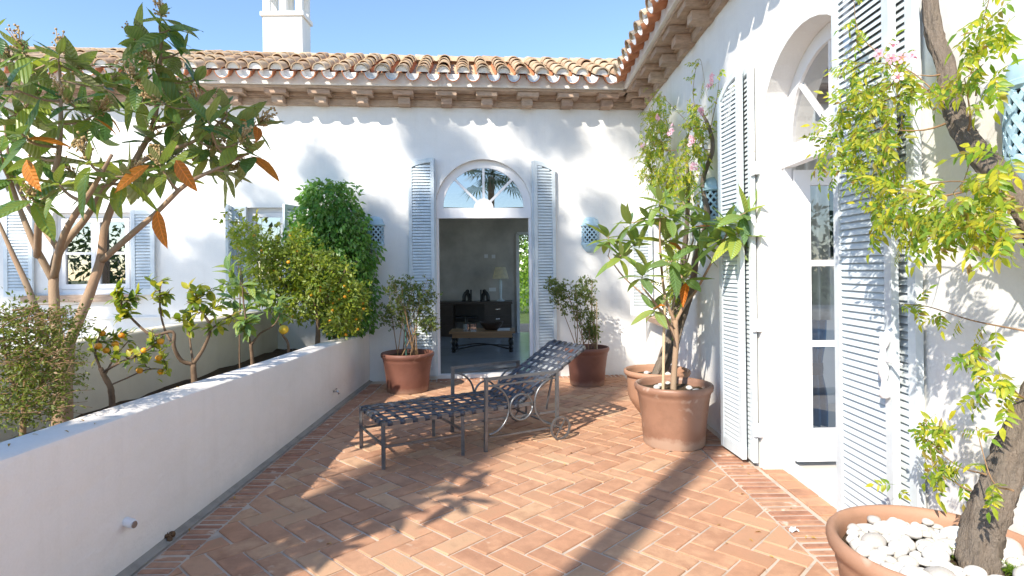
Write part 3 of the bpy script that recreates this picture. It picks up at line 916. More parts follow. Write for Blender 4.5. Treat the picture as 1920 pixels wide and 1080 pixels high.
# ---- windows of the back wall
def window(c, hw, zb, zt, fr, cols, bar, o=-.09, single_shutters=()):
    fm = MB()
    for s0, s1, z0, z1 in ((c - hw, c - hw + .05, zb, zt), (c + hw - .05, c + hw, zb, zt), (c - hw + .05, c + hw - .05, zb, zb + .06), (c - hw + .05, c + hw - .05, zt - .06, zt)):
        fbox(fr, s0 + .001, s1 - .001, z0 + .001, z1 - .001, o - .05, o, fm)
    wo = fm.build("window", 'white', house)
    iw = (2 * hw - .10) / cols
    for q in range(cols):
        s0, s1 = c - hw + .052 + q * iw, c - hw + .048 + (q + 1) * iw
        sm = MB()
        for a, b, z0, z1 in ((s0, s0 + .05, zb + .062, zt - .062), (s1 - .05, s1, zb + .062, zt - .062), (s0 + .05, s1 - .05, zb + .062, zb + .125), (s0 + .05, s1 - .05, zt - .12, zt - .062)):
            fbox(fr, a, b, z0, z1, o - .04, o + .012, sm)
        so = sm.build("sash", 'white', wo)
        zm = zb + (zt - zb) * bar
        fbox(fr, s0 + .051, s1 - .051, zm - .016, zm + .016, o - .03, o + .006).build("glazing_bar", 'white', wo)
        MB().add([fr(a, z, o - .014) for a, z in ((s0 + .04, zb + .1), (s1 - .04, zb + .1), (s1 - .04, zt - .1), (s0 + .04, zt - .1))], [(0, 1, 2, 3)]).build("pane", 'fanglass', wo)
    return wo
window(W1C, W1H, w1b, w1t, bw, 2, .50)
window(W2C, W2H, w2b, w2t, bw, 1, .40)
window(NWC, NWH, .86, 2.05, rw, 1, .5)
fbox(bw, W1C - W1H - .35, W1C + W1H + .10, w1b - .10, w1b - .012, -.02, .07).build("brick_sill", 'cornice', house)
fbox(rw, NWC - NWH - .08, NWC + NWH + .08, .79, .85, -.02, .11).build("brick_sill", 'cornice', house)
fbox(bw, -9.4, W2C + W2H + .7, w1b - .33, w1b - .305, -.01, .02).build("wall_moulding", 'wall', house)
# window shutters
def bshut(px0, px1, o0, o1, zb, zt):
    s0, _ = bwp(px0, 500, o0); s1, _ = bwp(px1, 500, o1)
    a, b = bw(s0, zb, o0), bw(s1, zb, o1)
    d = b - a; w = d.length; d /= w
    return shutter(axes(d, d.cross(ZUP) * -1, ZUP, a), w, zt - zb, zt - zb, 'blue', False, .040)
bshut(8, 62, .05, .05, w1b - .02, w1t + .02)
bshut(247, 290, .06, .05, w1b - .02, w1t + .02)
bshut(426, 434, .34, .06, w2b - .02, w2t + .01)
bshut(437, 463, .05, .05, w2b - .02, w2t + .01)
bshut(533, 562, .30, .05, w2b - .02, w2t + .01)
a, b = rw(NWC + NWH, .86, .03), rw(NWC + NWH + .10, .86, .30)
d = (b - a); wS = d.length; d /= wS
shutter(axes(d, d.cross(ZUP) * -1, ZUP, a), wS, 1.2, 1.2, 'blue', False, .04)

# ---- rooms behind the openings
def room(name, pts, z0, z1, walls, floor_mat, skip=(), holes=None):
    """closed box on the quad pts (a, b, c, d); walls: material per side, None = left open"""
    for i in range(4):
        a, b = V((*pts[i], 0)), V((*pts[(i + 1) % 4], 0))
        if walls[i] is None: continue
        d = b - a; L = d.length; d /= L
        nn = V((0, 0, 1)).cross(d)
        fr = lambda s, z, o, a=a, d=d, nn=nn: a + d * s + V((0, 0, z)) + nn * o
        wall_mesh(fr, 0, L, z0, z1, (holes or {}).get(i, []), .2).build("wall", walls[i], house, 35)
    mb = MB().add([(*p, z0) for p in pts], [(0, 1, 2, 3)]); mb.build("room_floor", floor_mat, house)
    MB().add([(*p, z1) for p in pts], [(3, 2, 1, 0)]).build("room_ceiling", 'roomwhite', house)
rp = [bw(s, 0, o).xy for s, o in ((-2.3, -.161), (2.6, -.161), (2.6, -5.5), (-2.3, -5.5))]
# far wall: garden doorway; side walls: unseen openings added to brighten the room
far_a = at(975, 600, 13.5)
gs = 2.6 - ((far_a - B0).dot(BU))
room("living_room", rp, .02, 3.1, [None, 'room', 'room', 'room'], 'roomfloor', holes={1: [(2.9, 2.0, .02, 2.9, False)], 2: [(gs - .42, .42, .02, 2.28, False)], 3: [(2.2, 1.6, .02, 2.9, False)]})
fd = bw(2.6 - gs, 0, -5.47)
MB().box(fd + V((-.03, 0, 1.15)), (.07, .06, 2.3)).build("doorway_frame", 'white', house)
MB().box(fd + V((.42, 0, 2.31)), (.92, .06, .06)).build("doorway_frame", 'white', house)
rp2 = [rw(s, 0, o).xy for s, o in ((1.9, -.201), (1.9, -3.6), (6.2, -3.6), (6.2, -.201))]
room("bedroom", rp2, .03, 3.1, ['roomwhite', 'roomwhite', 'roomwhite', None], 'palefloor', holes={1: [(2.2, 2.0, .1, 3.0, False)], 0: [(1.8, 1.5, .1, 3.0, False)]})  # openings in two walls, added out of view to let more light in
for c, hw in ((W1C, W1H), (W2C, W2H)):
    q = [bw(s, 0, o).xy for s, o in ((c - hw - .6, -.161), (c + hw + .6, -.161), (c + hw + .6, -1.7), (c - hw - .6, -1.7))]
    room("side_room", q, .3, 3.0, [None, 'roomwhite', 'roomwhite', 'roomwhite'], 'palefloor')
q = [rw(s, 0, o).xy for s, o in ((6.5, -.201), (6.5, -1.4), (8.0, -1.4), (8.0, -.201))]
room("corner_room", q, .3, 3.0, ['roomwhite', 'roomwhite', 'roomwhite', None], 'palefloor')

# ================================================================== LOUNGER
LA = V((-.978, 4.353, 0)); LX = V((.873, .488, 0)).normalized(); LY = V((-LX.y, LX.x, 0))
def L3(x, y, z): return LA + LX * x + LY * y + V((0, 0, z))
lg = thing("sun_lounger", L3(.9, .33, 0), "dark grey iron sun lounger with woven strap seat and small wheels", "sun lounger")
LW_, SH = .655, .335
def bars(name, segs, parent=lg, w=.026, mat='iron'):
    mb = MB()
    for a, b in segs: mb.bar(L3(*a), L3(*b), w, w)
    return mb.build(name, mat, parent)
for y in (.013, LW_ - .013):
    bars("leg", [((.013, y, 0), (.013, y, SH))])
    bars("leg", [((.66, y, 0), (.66, y, SH - .02))])
    bars("side_rail", [((0, y, SH), (1.34, y, SH))])
    bars("stretcher", [((.027, y, .165), (.646, y, .165))], w=.016)
    bars("stretcher", [((.674, y, .255), (1.56, y, .235))], w=.016)
bars("foot_rail", [((.013, .027, SH), (.013, LW_ - .027, SH))])
bars("stretcher", [((.013, .027, .175), (.013, LW_ - .027, .175))], w=.016)
bars("stretcher", [((.66, .027, .20), (.66, LW_ - .027, .20))], w=.016)
bars("hinge_rail", [((1.20, .027, SH), (1.20, LW_ - .027, SH))])
def strap(name, pts, w, across, parent):
    mb = MB(); n = len(pts); th = .0025
    for p in pts:
        a = V(across) * w / 2
        mb.v += [tuple(p - a), tuple(p + a)]
    mb.f = [(2 * i, 2 * i + 1, 2 * i + 3, 2 * i + 2) for i in range(n - 1)]
    mb.mi = [0] * len(mb.f)
    o = mb.build(name, 'strap', parent, 35)
    sd = o.modifiers.new("t", 'SOLIDIFY'); sd.thickness = .003
    return o
SW = .040
def weave(P, nx, ny, x0, x1, y0, y1, parent):
    """P(x, y, h) -> world; nx cross straps, ny long straps, over and under each other"""
    xs = [x0 + (x1 - x0) * (i + .5) / nx for i in range(nx)]
    ysl = [y0 + (y1 - y0) * (j + .5) / ny for j in range(ny)]
    ax = (P(1, 0, 0) - P(0, 0, 0)).normalized(); ay = (P(0, 1, 0) - P(0, 0, 0)).normalized()
    for i, x in enumerate(xs):
        pts = [P(x, y0 - .0145, -.018), P(x, y0 - .0150, .008), P(x, y0 - .010, .0125), P(x, y0 + .012, .0125)]
        for j, y in enumerate(ysl): pts.append(P(x, y, .0115 if (i + j) % 2 else .006))
        pts += [P(x, y1 - .012, .0125), P(x, y1 + .010, .0125), P(x, y1 + .0150, .008), P(x, y1 + .0145, -.018)]
        strap("strap", pts, SW, ax, parent)
    for j, y in enumerate(ysl):
        pts = [P(x0 - .0145, y, -.018), P(x0 - .0150, y, .008), P(x0 - .010, y, .0125), P(x0 + .012, y, .0125)]
        for i, x in enumerate(xs): pts.append(P(x, y, .006 if (i + j) % 2 else .0115))
        pts += [P(x1 - .012, y, .0125), P(x1 + .010, y, .0125), P(x1 + .0150, y, .008), P(x1 + .0145, y, -.018)]
        strap("strap", pts, SW, ay, parent)
weave(lambda x, y, h: L3(x, y, SH + .004 + h), 12, 6, .013, 1.20, .013, LW_ - .013, lg)
# backrest
BA = atan2(.43, .70); BL = .82
def bk(x, y, h): return L3(1.20 + x * cos(BA) - h * sin(BA), y, SH + x * sin(BA) + h * cos(BA))
bf = MB()
for y in (.055, LW_ - .055): bf.bar(bk(0, y, 0), bk(BL, y, 0), .024, .024)
bf.bar(bk(BL, .067, 0), bk(BL, LW_ - .067, 0), .024, .024)
bo = bf.build("backrest", 'iron', lg)
weave(lambda x, y, h: bk(x, y, h + .004), 9, 6, .02, BL, .055, LW_ - .055, bo)
for y in (.09, LW_ - .09):
    mb = MB(); mb.bar(bk(.42, y, -.02), L3(1.50, y, .245), .014, .014); mb.build("back_stay", 'iron', bo)
# arms: posts, twin bars, ring and arcs
AH = .588
for side, y in (("near", -.012), ("far", LW_ + .012)):
    arm = MB()
    arm.bar(L3(.845, y, AH), L3(1.56, y, AH), .030, .022)
    ao = arm.build("armrest", 'iron', lg)
    bars("arm_post", [((.85, y, 0), (.862, y, AH - .011))], ao)
    bars("arm_post", [((1.545, y, .13), (1.548, y, AH - .011))], ao)
    mb = MB(); mb.bar(L3(.875, y, AH - .055), L3(1.535, y, AH - .055), .013, .013); mb.build("arm_bar", 'iron', ao)
    def arcpts(cx, cz, r, a0, a1, n=18): return [L3(cx + r * cos(radians(a0 + (a1 - a0) * i / n)), y, cz + r * sin(radians(a0 + (a1 - a0) * i / n))) for i in range(n + 1)]
    for nm, pts in (("arm_arc", arcpts(.87, .335, .20, 86, -86)), ("arm_ring", arcpts(1.19, .325, .108, 0, 360, 28)), ("arm_arc", arcpts(1.52, .335, .20, 94, 266))):
        mb = MB(); mb.tube(pts, .0095, 6); mb.build(nm, 'iron', ao, True)
    # wheel
    wy = y - .03 if side == "near" else y + .03
    W = lambda a, r, q=0: L3(1.56 + r * cos(a), wy + q, .102 + r * sin(a))
    mb = MB()
    n = 32
    for q in range(n):
        a0, a1 = 2 * pi * q / n, 2 * pi * (q + 1) / n
        p = [W(a0, .086, -.008), W(a0, .102, -.008), W(a0, .102, .008), W(a0, .086, .008), W(a1, .086, -.008), W(a1, .102, -.008), W(a1, .102, .008), W(a1, .086, .008)]
        mb.add(p, [(0, 1, 5, 4), (1, 2, 6, 5), (2, 3, 7, 6), (3, 0, 4, 7)])
    wh = mb.build("wheel", 'iron', lg)
    mb = MB()
    for q in range(4):
        a = pi / 4 + q * pi / 2 + .2
        mb.bar(W(a, .012), W(a, .088), .009, .009, LY)
    mb.tube([W(0, 0, -.016), W(0, 0, .016)], .013, 10)
    mb.build("spokes", 'iron', wh)
bars("axle", [((1.56, -.03, .102), (1.56, LW_ + .03, .102))], w=.013)
bars("stretcher", [((.9, .03, .10), (1.55, .03, .095))], w=.013)

# ================================================================== POTS
def pot(name, c, R, h, r0, mat, label, soil_z=.07, profile=None, group=None):
    o = thing(name, (c[0], c[1], .002), label, "pot", group)
    th = .03
    prof = profile or [(0, .0), (r0, 0), (r0 + .008, .012), (r0 + (R * .90 - r0) * .5, h * .42), (R * .90, h - .115), (R * .915, h - .105), (R * .915, h - .09), (R * .925, h - .08), (R * .95, h - .062),
                       (R * .985, h - .05), (R, h - .03), (R * .995, h - .012), (R * .97, h - .002), (R * .94, h), (R * .91, h - .006), (R * .885, h - .03), (R * .86, h - .12), (R * .84, h - .16)]
    b = MB().lathe(prof, (c[0], c[1], .002), 56, wob=.004)
    b.build("pot_body", mat, o, 50)
    rs = R * .865
    sb = MB(); n, k = 28, 6
    sb.v = [(c[0], c[1], h - soil_z + .015)]
    for i in range(1, k + 1):
        for j in range(n):
            a = 2 * pi * j / n
            sb.v.append((c[0] + rs * i / k * cos(a), c[1] + rs * i / k * sin(a), h - soil_z + RND.uniform(-.008, .01)))
    sb.f = [(0, 1 + j, 1 + (j + 1) % n) for j in range(n)] + [(1 + (i - 1) * n + j, 1 + i * n + j, 1 + i * n + (j + 1) % n, 1 + (i - 1) * n + (j + 1) % n) for i in range(1, k) for j in range(n)]
    sb.mi = [0] * len(sb.f)
    sb.build("soil", 'soil', o, True)
    return o
PN = (1.415, 1.953); PM = (1.35, 4.95); PB = (1.385, 5.66); PL = (-1.30, 7.23); PR = (.945, 7.50)
pot("terracotta_pot", PN, .337, .55, .24, 'terracotta', "wide terracotta pot filled with white pebbles beside the near shutter", .065)
pot("terracotta_pot", PM, .325, .505, .245, 'terracotta_brown', "glossy brown pot with pale salt stains holding the large leaved sapling", .06)
hb = .50
pot("terracotta_pot", PB, .315, hb, .14, 'terracotta', "tapered pot holding the old vine trunk, behind the stained pot", .075,
    [(0, .05), (.13, .05), (.15, .055), (.20, .12), (.255, .20), (.275, .25), (.283, hb - .09), (.285, hb - .06), (.305, hb - .05), (.315, hb - .03), (.313, hb - .01), (.30, hb), (.288, hb - .005), (.28, hb - .03), (.27, hb - .15)])
for a in (.5, 2.6, 4.7):
    pass
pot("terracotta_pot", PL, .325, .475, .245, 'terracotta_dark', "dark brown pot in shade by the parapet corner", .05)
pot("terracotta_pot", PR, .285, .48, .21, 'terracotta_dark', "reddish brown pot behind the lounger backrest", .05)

# ---- white pebbles in the near pot
PEB = []
for q in range(5):
    mb = MB()
    mb.ball((0, 0, 0), 1, 14, 9, (1, .68 + .08 * q, .46 + .05 * q))
    me = mb.mesh("pebble", 'pebble', True)
    for v in me.vertices:
        n_ = v.co.copy(); s_ = 1 + .10 * sin(3.1 * n_.x + q) + .08 * sin(4.3 * n_.y + 2 * q) * n_.z + .06 * sin(5 * n_.x * n_.y + q)
        v.co *= s_
    PEB.append(me)
placed = []
tz = .55 - .045
for t in range(2600):
    a = RND.uniform(0, 2 * pi); rr = .262 * sqrt(RND.random())
    x, y = PN[0] + rr * cos(a), PN[1] + rr * sin(a)
    if hypot(x - 1.50, y - 1.90) < .095: continue
    s_ = RND.choice((.034, .040, .046, .052, .056))
    if len(placed) > 30: s_ = RND.choice((.02, .026, .03))
    if any(hypot(x - p[0], y - p[1]) < (s_ + p[2]) * .66 for p in placed): continue
    placed.append((x, y, s_))
for (x, y, s_) in placed:
    o = put("pebble", RND.choice(PEB), None, MX.Translation((x, y, tz + s_ * .18 + RND.uniform(-.008, .016))) @ MX.Rotation(RND.uniform(0, 6.28), 4, 'Z') @ MX.Rotation(RND.uniform(-.35, .35), 4, 'X') @ MX.Diagonal((s_, s_, s_, 1)))
    tag(o, "smooth white pebble lying in the wide terracotta pot", "pebble", "white pebbles in the wide pot")
for (cx, cy, n, zt) in ((PM[0], PM[1], 9, .455), (PB[0], PB[1], 4, .44)):
    for i in range(n):
        a = RND.uniform(0, 6.28); rr = RND.uniform(.10, .22)
        s_ = RND.uniform(.022, .036)
        o = put("pebble", RND.choice(PEB), None, MX.Translation((cx + rr * cos(a), cy + rr * sin(a), zt + s_ * .3)) @ MX.Rotation(RND.uniform(0, 6.28), 4, 'Z') @ MX.Diagonal((s_, s_, s_, 1)))
        if n == 9: tag(o, "small white stone on the soil of the stained pot", "pebble", "stones in the stained pot")
        else: tag(o, "small white stone beside the vine trunk in the tapered pot", "pebble", "stones in the tapered pot")

# ================================================================== PLANTS
def blade(L, W, n=6, fold=.16, droop=.12, mat='loquat', name="leaf", tipk=1.0, rip=0.0):
    mb = MB()
    for i in range(n + 1):
        t = i / n
        w = W / 2 * (sin(pi * min(1, t ** .85)) ** .8) if 0 < t < 1 else 0.004 * W
        if t > .6: w *= 1 - .15 * (t - .6)
        y = L * t; z = -droop * L * t * t + .02 * L * sin(t * 9) * rip
        e = fold * w
        mb.v += [(-w, y - .02 * L * t, z + e + rip * .03 * L * sin(t * 14)), (0, y, z), (w, y - .02 * L * t, z + e + rip * .03 * L * sin(t * 14 + 2))]
    mb.f = [(3 * i, 3 * i + 1, 3 * i + 4, 3 * i + 3) for i in range(n)] + [(3 * i + 1, 3 * i + 2, 3 * i + 5, 3 * i + 4) for i in range(n)]
    mb.f = [f[::1] for f in mb.f]
    mb.mi = [0] * len(mb.f)
    return mb.mesh(name, mat, True)
def pinnate(mat, pairs=4, L=1.0, lw=.13, ll=.34, n=3, name="leaf", r=RND):
    mb = MB()
    mb.tube([(0, 0, 0), (0, L * .35, .02), (0, L * .7, -.03), (0, L * .9, -.09)], [.008, .007, .006, .004], 4)
    def leaflet(o, d, up, s):
        d = V(d).normalized(); x = d.cross(V(up)).normalized(); z = x.cross(d)
        o = V(o)
        ks = ((0, .002), (.3, .5), (.62, .42), (1, .0))
        vs = []
        for t, w in ks:
            dr = -.28 * t * t * s
            for q in (-1, 0, 1):
                vs.append(o + d * (t * s) + x * (q * w * lw * s / ll) + z * (abs(q) * w * .35 * lw * s / ll) + V((0, 0, dr)))
        f = []
        for i in range(3):
            f += [(3 * i, 3 * i + 1, 3 * i + 4, 3 * i + 3), (3 * i + 1, 3 * i + 2, 3 * i + 5, 3 * i + 4)]
        mb.add(vs, f)
    for i in range(pairs):
        t = .25 + .6 * i / pairs
        z = -.10 * t * t
        for q in (-1, 1):
            leaflet((0, L * t, z), (q * 1.0, .75 + r.uniform(-.25, .25), -.15 + r.uniform(-.25, .15)), (q * -.2, 0, 1), ll * (1 - .12 * abs(i - 1)) * r.uniform(.85, 1.1))
    leaflet((0, L * .9, -.09), (0, 1, -.35), (0, 0, 1), ll * 1.1)
    return mb.mesh(name, mat, True)
def cloud(leaves, mat, parent, name="foliage", r=RND, smooth=True, kind="stuff", narrow=.45):
    """many small folded leaves in one mesh: (position, direction, length)"""
    vs, fs = [], []
    for (p, d, s) in leaves:
        d = V(d).normalized(); up = rdir(r, .2, 1)
        x = d.cross(up)
        if x.length < .05: x = d.cross(V((1, 0, 0)))
        x.normalize(); z = x.cross(d)
        w = s * narrow * .5 * r.uniform(.8, 1.15)
        k = len(vs)
        p = V(p); e = p + d * s - z * s * .12; m1 = p + d * s * .42
        vs += [p, m1 + x * w + z * w * .35, e, m1 - x * w + z * w * .35, p + d * s * .45]
        fs += [(k, k + 1, k + 4), (k + 1, k + 2, k + 4), (k + 2, k + 3, k + 4), (k + 3, k, k + 4)]
    mb = MB(); mb.v = [tuple(v) for v in vs]; mb.f = fs; mb.mi = [0] * len(fs)
    o = mb.build(name, mat, parent, smooth)
    if kind: o["kind"] = kind
    return o
class Skel:
    """branches of one plant; twigs are attached to the nearest wood below them"""
    def __init__(self, r=RND): self.nodes, self.br, self.r = [], [], r
    def limb(self, pts, r0, r1, n=4):
        c = curve(pts, n); k = len(c)
        rad = [r0 + (r1 - r0) * i / (k - 1) for i in range(k)]
        self.br.append((c, rad))
        self.nodes += list(zip(c, rad))
        return c
    def twig(self, tip, r1=.004, sag=.12, minr=0.0, bias=1.0, rmax=.02):
        tip = V(tip)
        best = min(self.nodes, key=lambda nd: (nd[0] - tip).length + bias * max(0, nd[0].z - tip.z) + (0 if nd[1] > minr else 9))
        a = best[0]; d = tip - a
        mid = a + d * .5 + V((self.r.uniform(-.1, .1), self.r.uniform(-.1, .1), -sag)) * d.length
        r0 = min(best[1] * .8, rmax)
        c = curve([a, mid, tip], 4)
        rad = [r0 + (r1 - r0) * i / (len(c) - 1) for i in range(len(c))]
        self.br.append((c, rad)); self.nodes += list(zip(c[2:], rad[2:]))
        return (c[-1] - c[-2]).normalized()
    def mesh(self, name, mat, parent, sides=7, lump=.06):
        mb = MB()
        for c, rad in self.br: mb.tube(c, rad, sides if rad[0] > .012 else 5, True, 0, lump, self.r)
        return mb.build(name, mat, parent, True)
def rosette(tip, axis, n, meshes, parent, L=(.8, 1.1), spread=(.5, 1.5), r=RND, orange=None, name="leaf"):
    axis = V(axis).normalized()
    a0 = r.uniform(0, 6.28)
    s1 = axis.cross(V((.3, .5, .2))).normalized(); s2 = axis.cross(s1)
    for i in range(n):
        a = a0 + i * 2.4 + r.uniform(-.25, .25)
        el = spread[0] + (spread[1] - spread[0]) * (1 - i / n) + r.uniform(-.15, .2)
        d = axis * cos(el) + (s1 * cos(a) + s2 * sin(a)) * sin(el)
        d = d + V((0, 0, -.22 * (el > 1.0)))
        up = axis * 1.0 + V((0, 0, .5))
        s = r.uniform(*L) * (1 if i < n - 2 else .75)
        me = r.choice(meshes)
        if orange and r.random() < orange[1]: me = orange[0]
        mm = aim(V(tip) - axis * (.05 * (1 - i / n)), d, up, s * r.uniform(.85, 1.12), s, s)
        k_ = COUNT.get(parent.name, 0); COUNT[parent.name] = k_ + 1
        if (k_ * 37) % 100 < OBJSHARE.get(parent.name.split('.')[0], 100): put(name, me, parent, mm)
        else: OVER.setdefault(parent.name, MB()).add([mm @ v.co for v in me.vertices], [tuple(f.vertices) for f in me.polygons])
COUNT, OVER, OBJSHARE = {}, {}, {'loquat_tree': 62}

# ---- the big loquat in the planter
LQ = [blade(.235 * k, .084 * k * w, 7, .25, dr, 'loquat', rip=rp) for dr, k, w, rp in ((.02, 1, 1, .2), (.14, 1.05, .95, .5), (.26, .9, 1.1, .3), (.40, 1, .9, .7), (.10, .7, .9, .3), (-.10, .85, 1, .4))]
LQO = blade(.21, .075, 7, .25, .25, 'loquat_old', rip=.3)
lq = thing("loquat_tree", (-2.6, 3.34, .46), "large leaved loquat tree with brown blossom and a few orange leaves", "tree")
tr = Skel(random.Random(3))
T0 = 3.34
P = lambda x, y, t=0: at(x, y, T0 + t)
tr.limb([V((-2.60, 3.34, .40)), P(117, 790), P(118, 720), P(125, 645)], .052, .044)
trunkmesh = tr.mesh("trunk", 'bark', lq, 12, .05)
sk = Skel(random.Random(4))
sk.limb([P(122, 660), P(160, 570, .02), P(188, 490, .05), P(197, 425, .08), P(228, 345, .1), P(285, 240, .1), P(298, 150, .1), P(303, 70, .1)], .030, .008)
sk.limb([P(190, 490, .05), P(240, 445, -.03), P(290, 402, -.05), P(350, 345, -.05), P(420, 310, -.05), P(470, 285, 0)], .019, .007)
sk.limb([P(118, 720), P(104, 600, .1), P(101, 520, .15), P(112, 470, .2), P(160, 410, .25), P(200, 350, .2), P(270, 300, .1), P(370, 262, .05), P(425, 218, .05)], .032, .007)
sk.limb([P(102, 530, .15), P(70, 470, .1), P(40, 400, .1), P(15, 330, .1), P(-30, 250, .1)], .022, .007)
sk.limb([P(70, 480, .1), P(75, 400, -.1), P(108, 300, -.15), P(114, 210, -.1), P(112, 130, -.1)], .020, .007)
sk.limb([P(112, 470, .2), P(55, 390, .35), P(22, 320, .4), P(8, 230, .4)], .018, .007)
sk.limb([P(118, 740, .05), P(60, 560, .25), P(25, 480, .3), P(-10, 400, .3)], .024, .009)
sk.limb([P(101, 520, .15), P(120, 440, -.15), P(170, 360, -.3), P(210, 290, -.35)], .022, .008)
tips = [(303, 28, .1), (262, 70, .1), (345, 95, .1), (290, 120, .05), (368, 150, .15), (110, 100, -.1), (62, 130, .1), (18, 110, .3), (140, 130, 0), (205, 160, 0), (236, 125, .1),
        (15, 220, .3), (58, 190, .2), (178, 215, -.1), (70, 290, -.1), (25, 330, .1), (285, 255, .1), (330, 225, .1), (424, 205, .05),
        (440, 240, .2), (487, 232, .1), (398, 275, .05), (468, 282, 0), (300, 310, -.1), (240, 330, -.3), (165, 300, -.35), (105, 340, -.3), (385, 300, .1), (430, 320, 0),
        (-35, 160, .1), (-45, 300, .1), (150, 205, .3), (330, 170, .25), (40, 250, -.35), (-20, 60, .2), (265, 185, .2), (390, 225, -.2), (60, 370, -.3), (10, 160, -.3), (165, 255, .35), (320, 55, .05), (285, 85, .2), (90, 160, .25), (40, 90, 0), (130, 190, -.25), (200, 200, .25), (450, 265, -.15), (370, 200, 0), (300, 190, -.15), (0, 280, 0), (140, 330, .1), (195, 340, .05), (265, 300, .2), (325, 290, .2), (50, 220, .35), (255, 150, -.1)]
pan = MB()
for i, (x, y, t) in enumerate(tips):
    tp = P(x, y, t)
    d = sk.twig(tp, .005, .10, rmax=.012)
    ax = (d + V((0, 0, .55)) + V((-.25, -.35, 0)) * (i % 3 == 0)).normalized()
    rosette(tp, ax, RND.choice((7, 8, 9)), LQ, lq, (.72, 1.15), (.4, 2.0), RND, (LQO, .022))
    if RND.random() < .8:
        m = RND.randint(45, 75)
        for q in range(m):
            dd = rdir(RND); p = tp + ax * RND.uniform(.0, .11) + dd * RND.uniform(.005, .045)
            pan.ball(p, RND.uniform(.0045, .0085), 5, 3)
            if q % 3 == 0: pan.tube([tp, p], .0025, 4)
for (x, y, t, dx, dy) in ((330, 300, -.30, 18, 35), (280, 310, -.32, -40, 22), (295, 395, -.3, 3, 40), (50, 300, -.35, 4, 25)):
    a = P(x, y, t); b = P(x + dx, y + dy, t - .05)
    put("leaf", LQO, lq, aim(a, b - a, V((-.2, -1, .2)), 1, 1, 1))
sk.mesh("branches", 'bark', lq, 9, .06)
if lq.name in OVER: OVER[lq.name].build("leaves", 'loquat', lq, True, kind="stuff")
pan.build("blossom", 'panicle', lq, True, kind="stuff")

# ---- citrus and shrubs along the planter
CT_ = [blade(.085, .042, 4, .3, dr, 'citrus') for dr in (.1, .25, .4)]
CTS = [blade(.062, .030, 4, .3, dr, 'citrus') for dr in (.1, .3)]
CTB = [blade(.15, .062, 5, .3, dr, 'loquat_pot') for dr in (.1, .25, .4)]
def fruit(c, r, mat, parent):
    MB().ball(c, r, 12, 8, (1, 1, .95)).build("fruit", mat, parent, True)
def citrus(label, limbs, tips, base, meshes, nl, fruits, fr_mat='orange', bark='barkdark', fr_r=.021, T=4.0, Ls=(.7, 1.2), name="citrus_tree", cat="tree", spread=.10, sag=.1):
    o = thing(name, base, label, cat)
    s = Skel(RND)
    for pts, r0, r1 in limbs: s.limb([at(x, y, T + t) for x, y, t in pts], r0, r1, 4)
    for (x, y, t) in tips:
        tp = at(x, y, T + t)
        d = s.twig(tp, .003, sag, rmax=.008)
        for q in range(nl):
            rr = RND.random()
            p = tp - d * (spread * rr) + rdir(RND) * .012
            dd = (rdir(RND) + V((0, 0, .15 - rr * .3)) + d * .6).normalized()
            k = RND.uniform(*Ls)
            put("leaf", RND.choice(meshes), o, aim(p, dd, V((-.3, -.4, 1)), k, k, k))
    s.mesh("branches", bark, o, 8, .09)
    for (x, y, t) in fruits: fruit(at(x, y, T + t), fr_r * RND.uniform(.85, 1.1), fr_mat, o)
    return o
citrus("small orange tree with bent trunk beside the loquat", [([(211, 800, 0), (210, 755, 0), (207, 727, 0), (196, 706, 0), (188, 690, 0)], .021, .014), ([(188, 692, 0), (178, 660, 0), (186, 632, .05), (200, 612, .05)], .009, .004),
        ([(192, 698, 0), (225, 680, -.05), (260, 665, -.1), (292, 645, -.1), (305, 630, -.1)], .009, .004), ([(207, 722, 0), (240, 708, .05), (275, 693, .05), (312, 692, .05)], .006, .003), ([(196, 704, 0), (215, 670, .15), (240, 640, .2)], .008, .003)],
       [(182, 622, 0), (192, 640, .1), (168, 655, 0), (215, 632, .1), (230, 618, .1), (222, 655, 0), (245, 640, .2), (255, 665, -.1), (275, 660, -.1), (290, 638, -.1), (300, 650, -.1), (315, 690, .05), (306, 672, 0), (236, 668, -.1), (270, 676, 0), (200, 660, .1), (286, 618, -.1), (160, 632, .1), (250, 622, .15)],
       (-2.6, 3.8, .46), CTS, 12, [(228, 629, .08), (184, 649, 0), (199, 657, .05), (216, 645, .1), (243, 659, 0), (270, 657, -.1), (301, 640, -.1), (298, 671, 0), (301, 697, .05), (262, 695, .05), (192, 625, .05)], T=3.8)
citrus("young lemon tree with forked trunk and yellowing leaves", [([(364, 760, 0), (364, 712, 0), (362, 683, 0)], .024, .021), ([(362, 683, 0), (340, 676, -.05), (326, 650, -.1), (324, 622, -.1), (285, 628, -.15), (250, 600, -.15), (228, 570, -.2), (222, 545, -.2)], .017, .006),
        ([(362, 683, 0), (383, 650, .05), (394, 612, .05), (372, 575, .1), (366, 545, .1)], .017, .006), ([(326, 650, -.1), (310, 620, 0), (301, 585, 0), (300, 545, 0), (304, 525, 0)], .010, .005),
        ([(390, 620, .05), (420, 600, .05), (445, 585, .1)], .010, .005), ([(362, 680, 0), (355, 630, .1), (350, 590, .15)], .010, .004)],
       [(222, 545, -.2), (232, 560, -.2), (208, 555, -.2), (250, 560, -.15), (240, 585, -.2), (218, 590, -.2), (262, 545, -.15), (304, 530, 0), (290, 545, 0), (318, 548, 0), (300, 560, 0), (366, 545, .1), (350, 565, .1), (380, 555, .1), (395, 580, .1), (410, 570, .05), (370, 590, .1), (345, 590, .15), (398, 540, .1), (335, 600, .05), (385, 610, .05), (430, 590, .05), (352, 540, .1), (410, 610, 0), (360, 615, .1)],
       (-2.6, 4.78, .46), CT_, 11, [], T=4.75, Ls=(.8, 1.35))
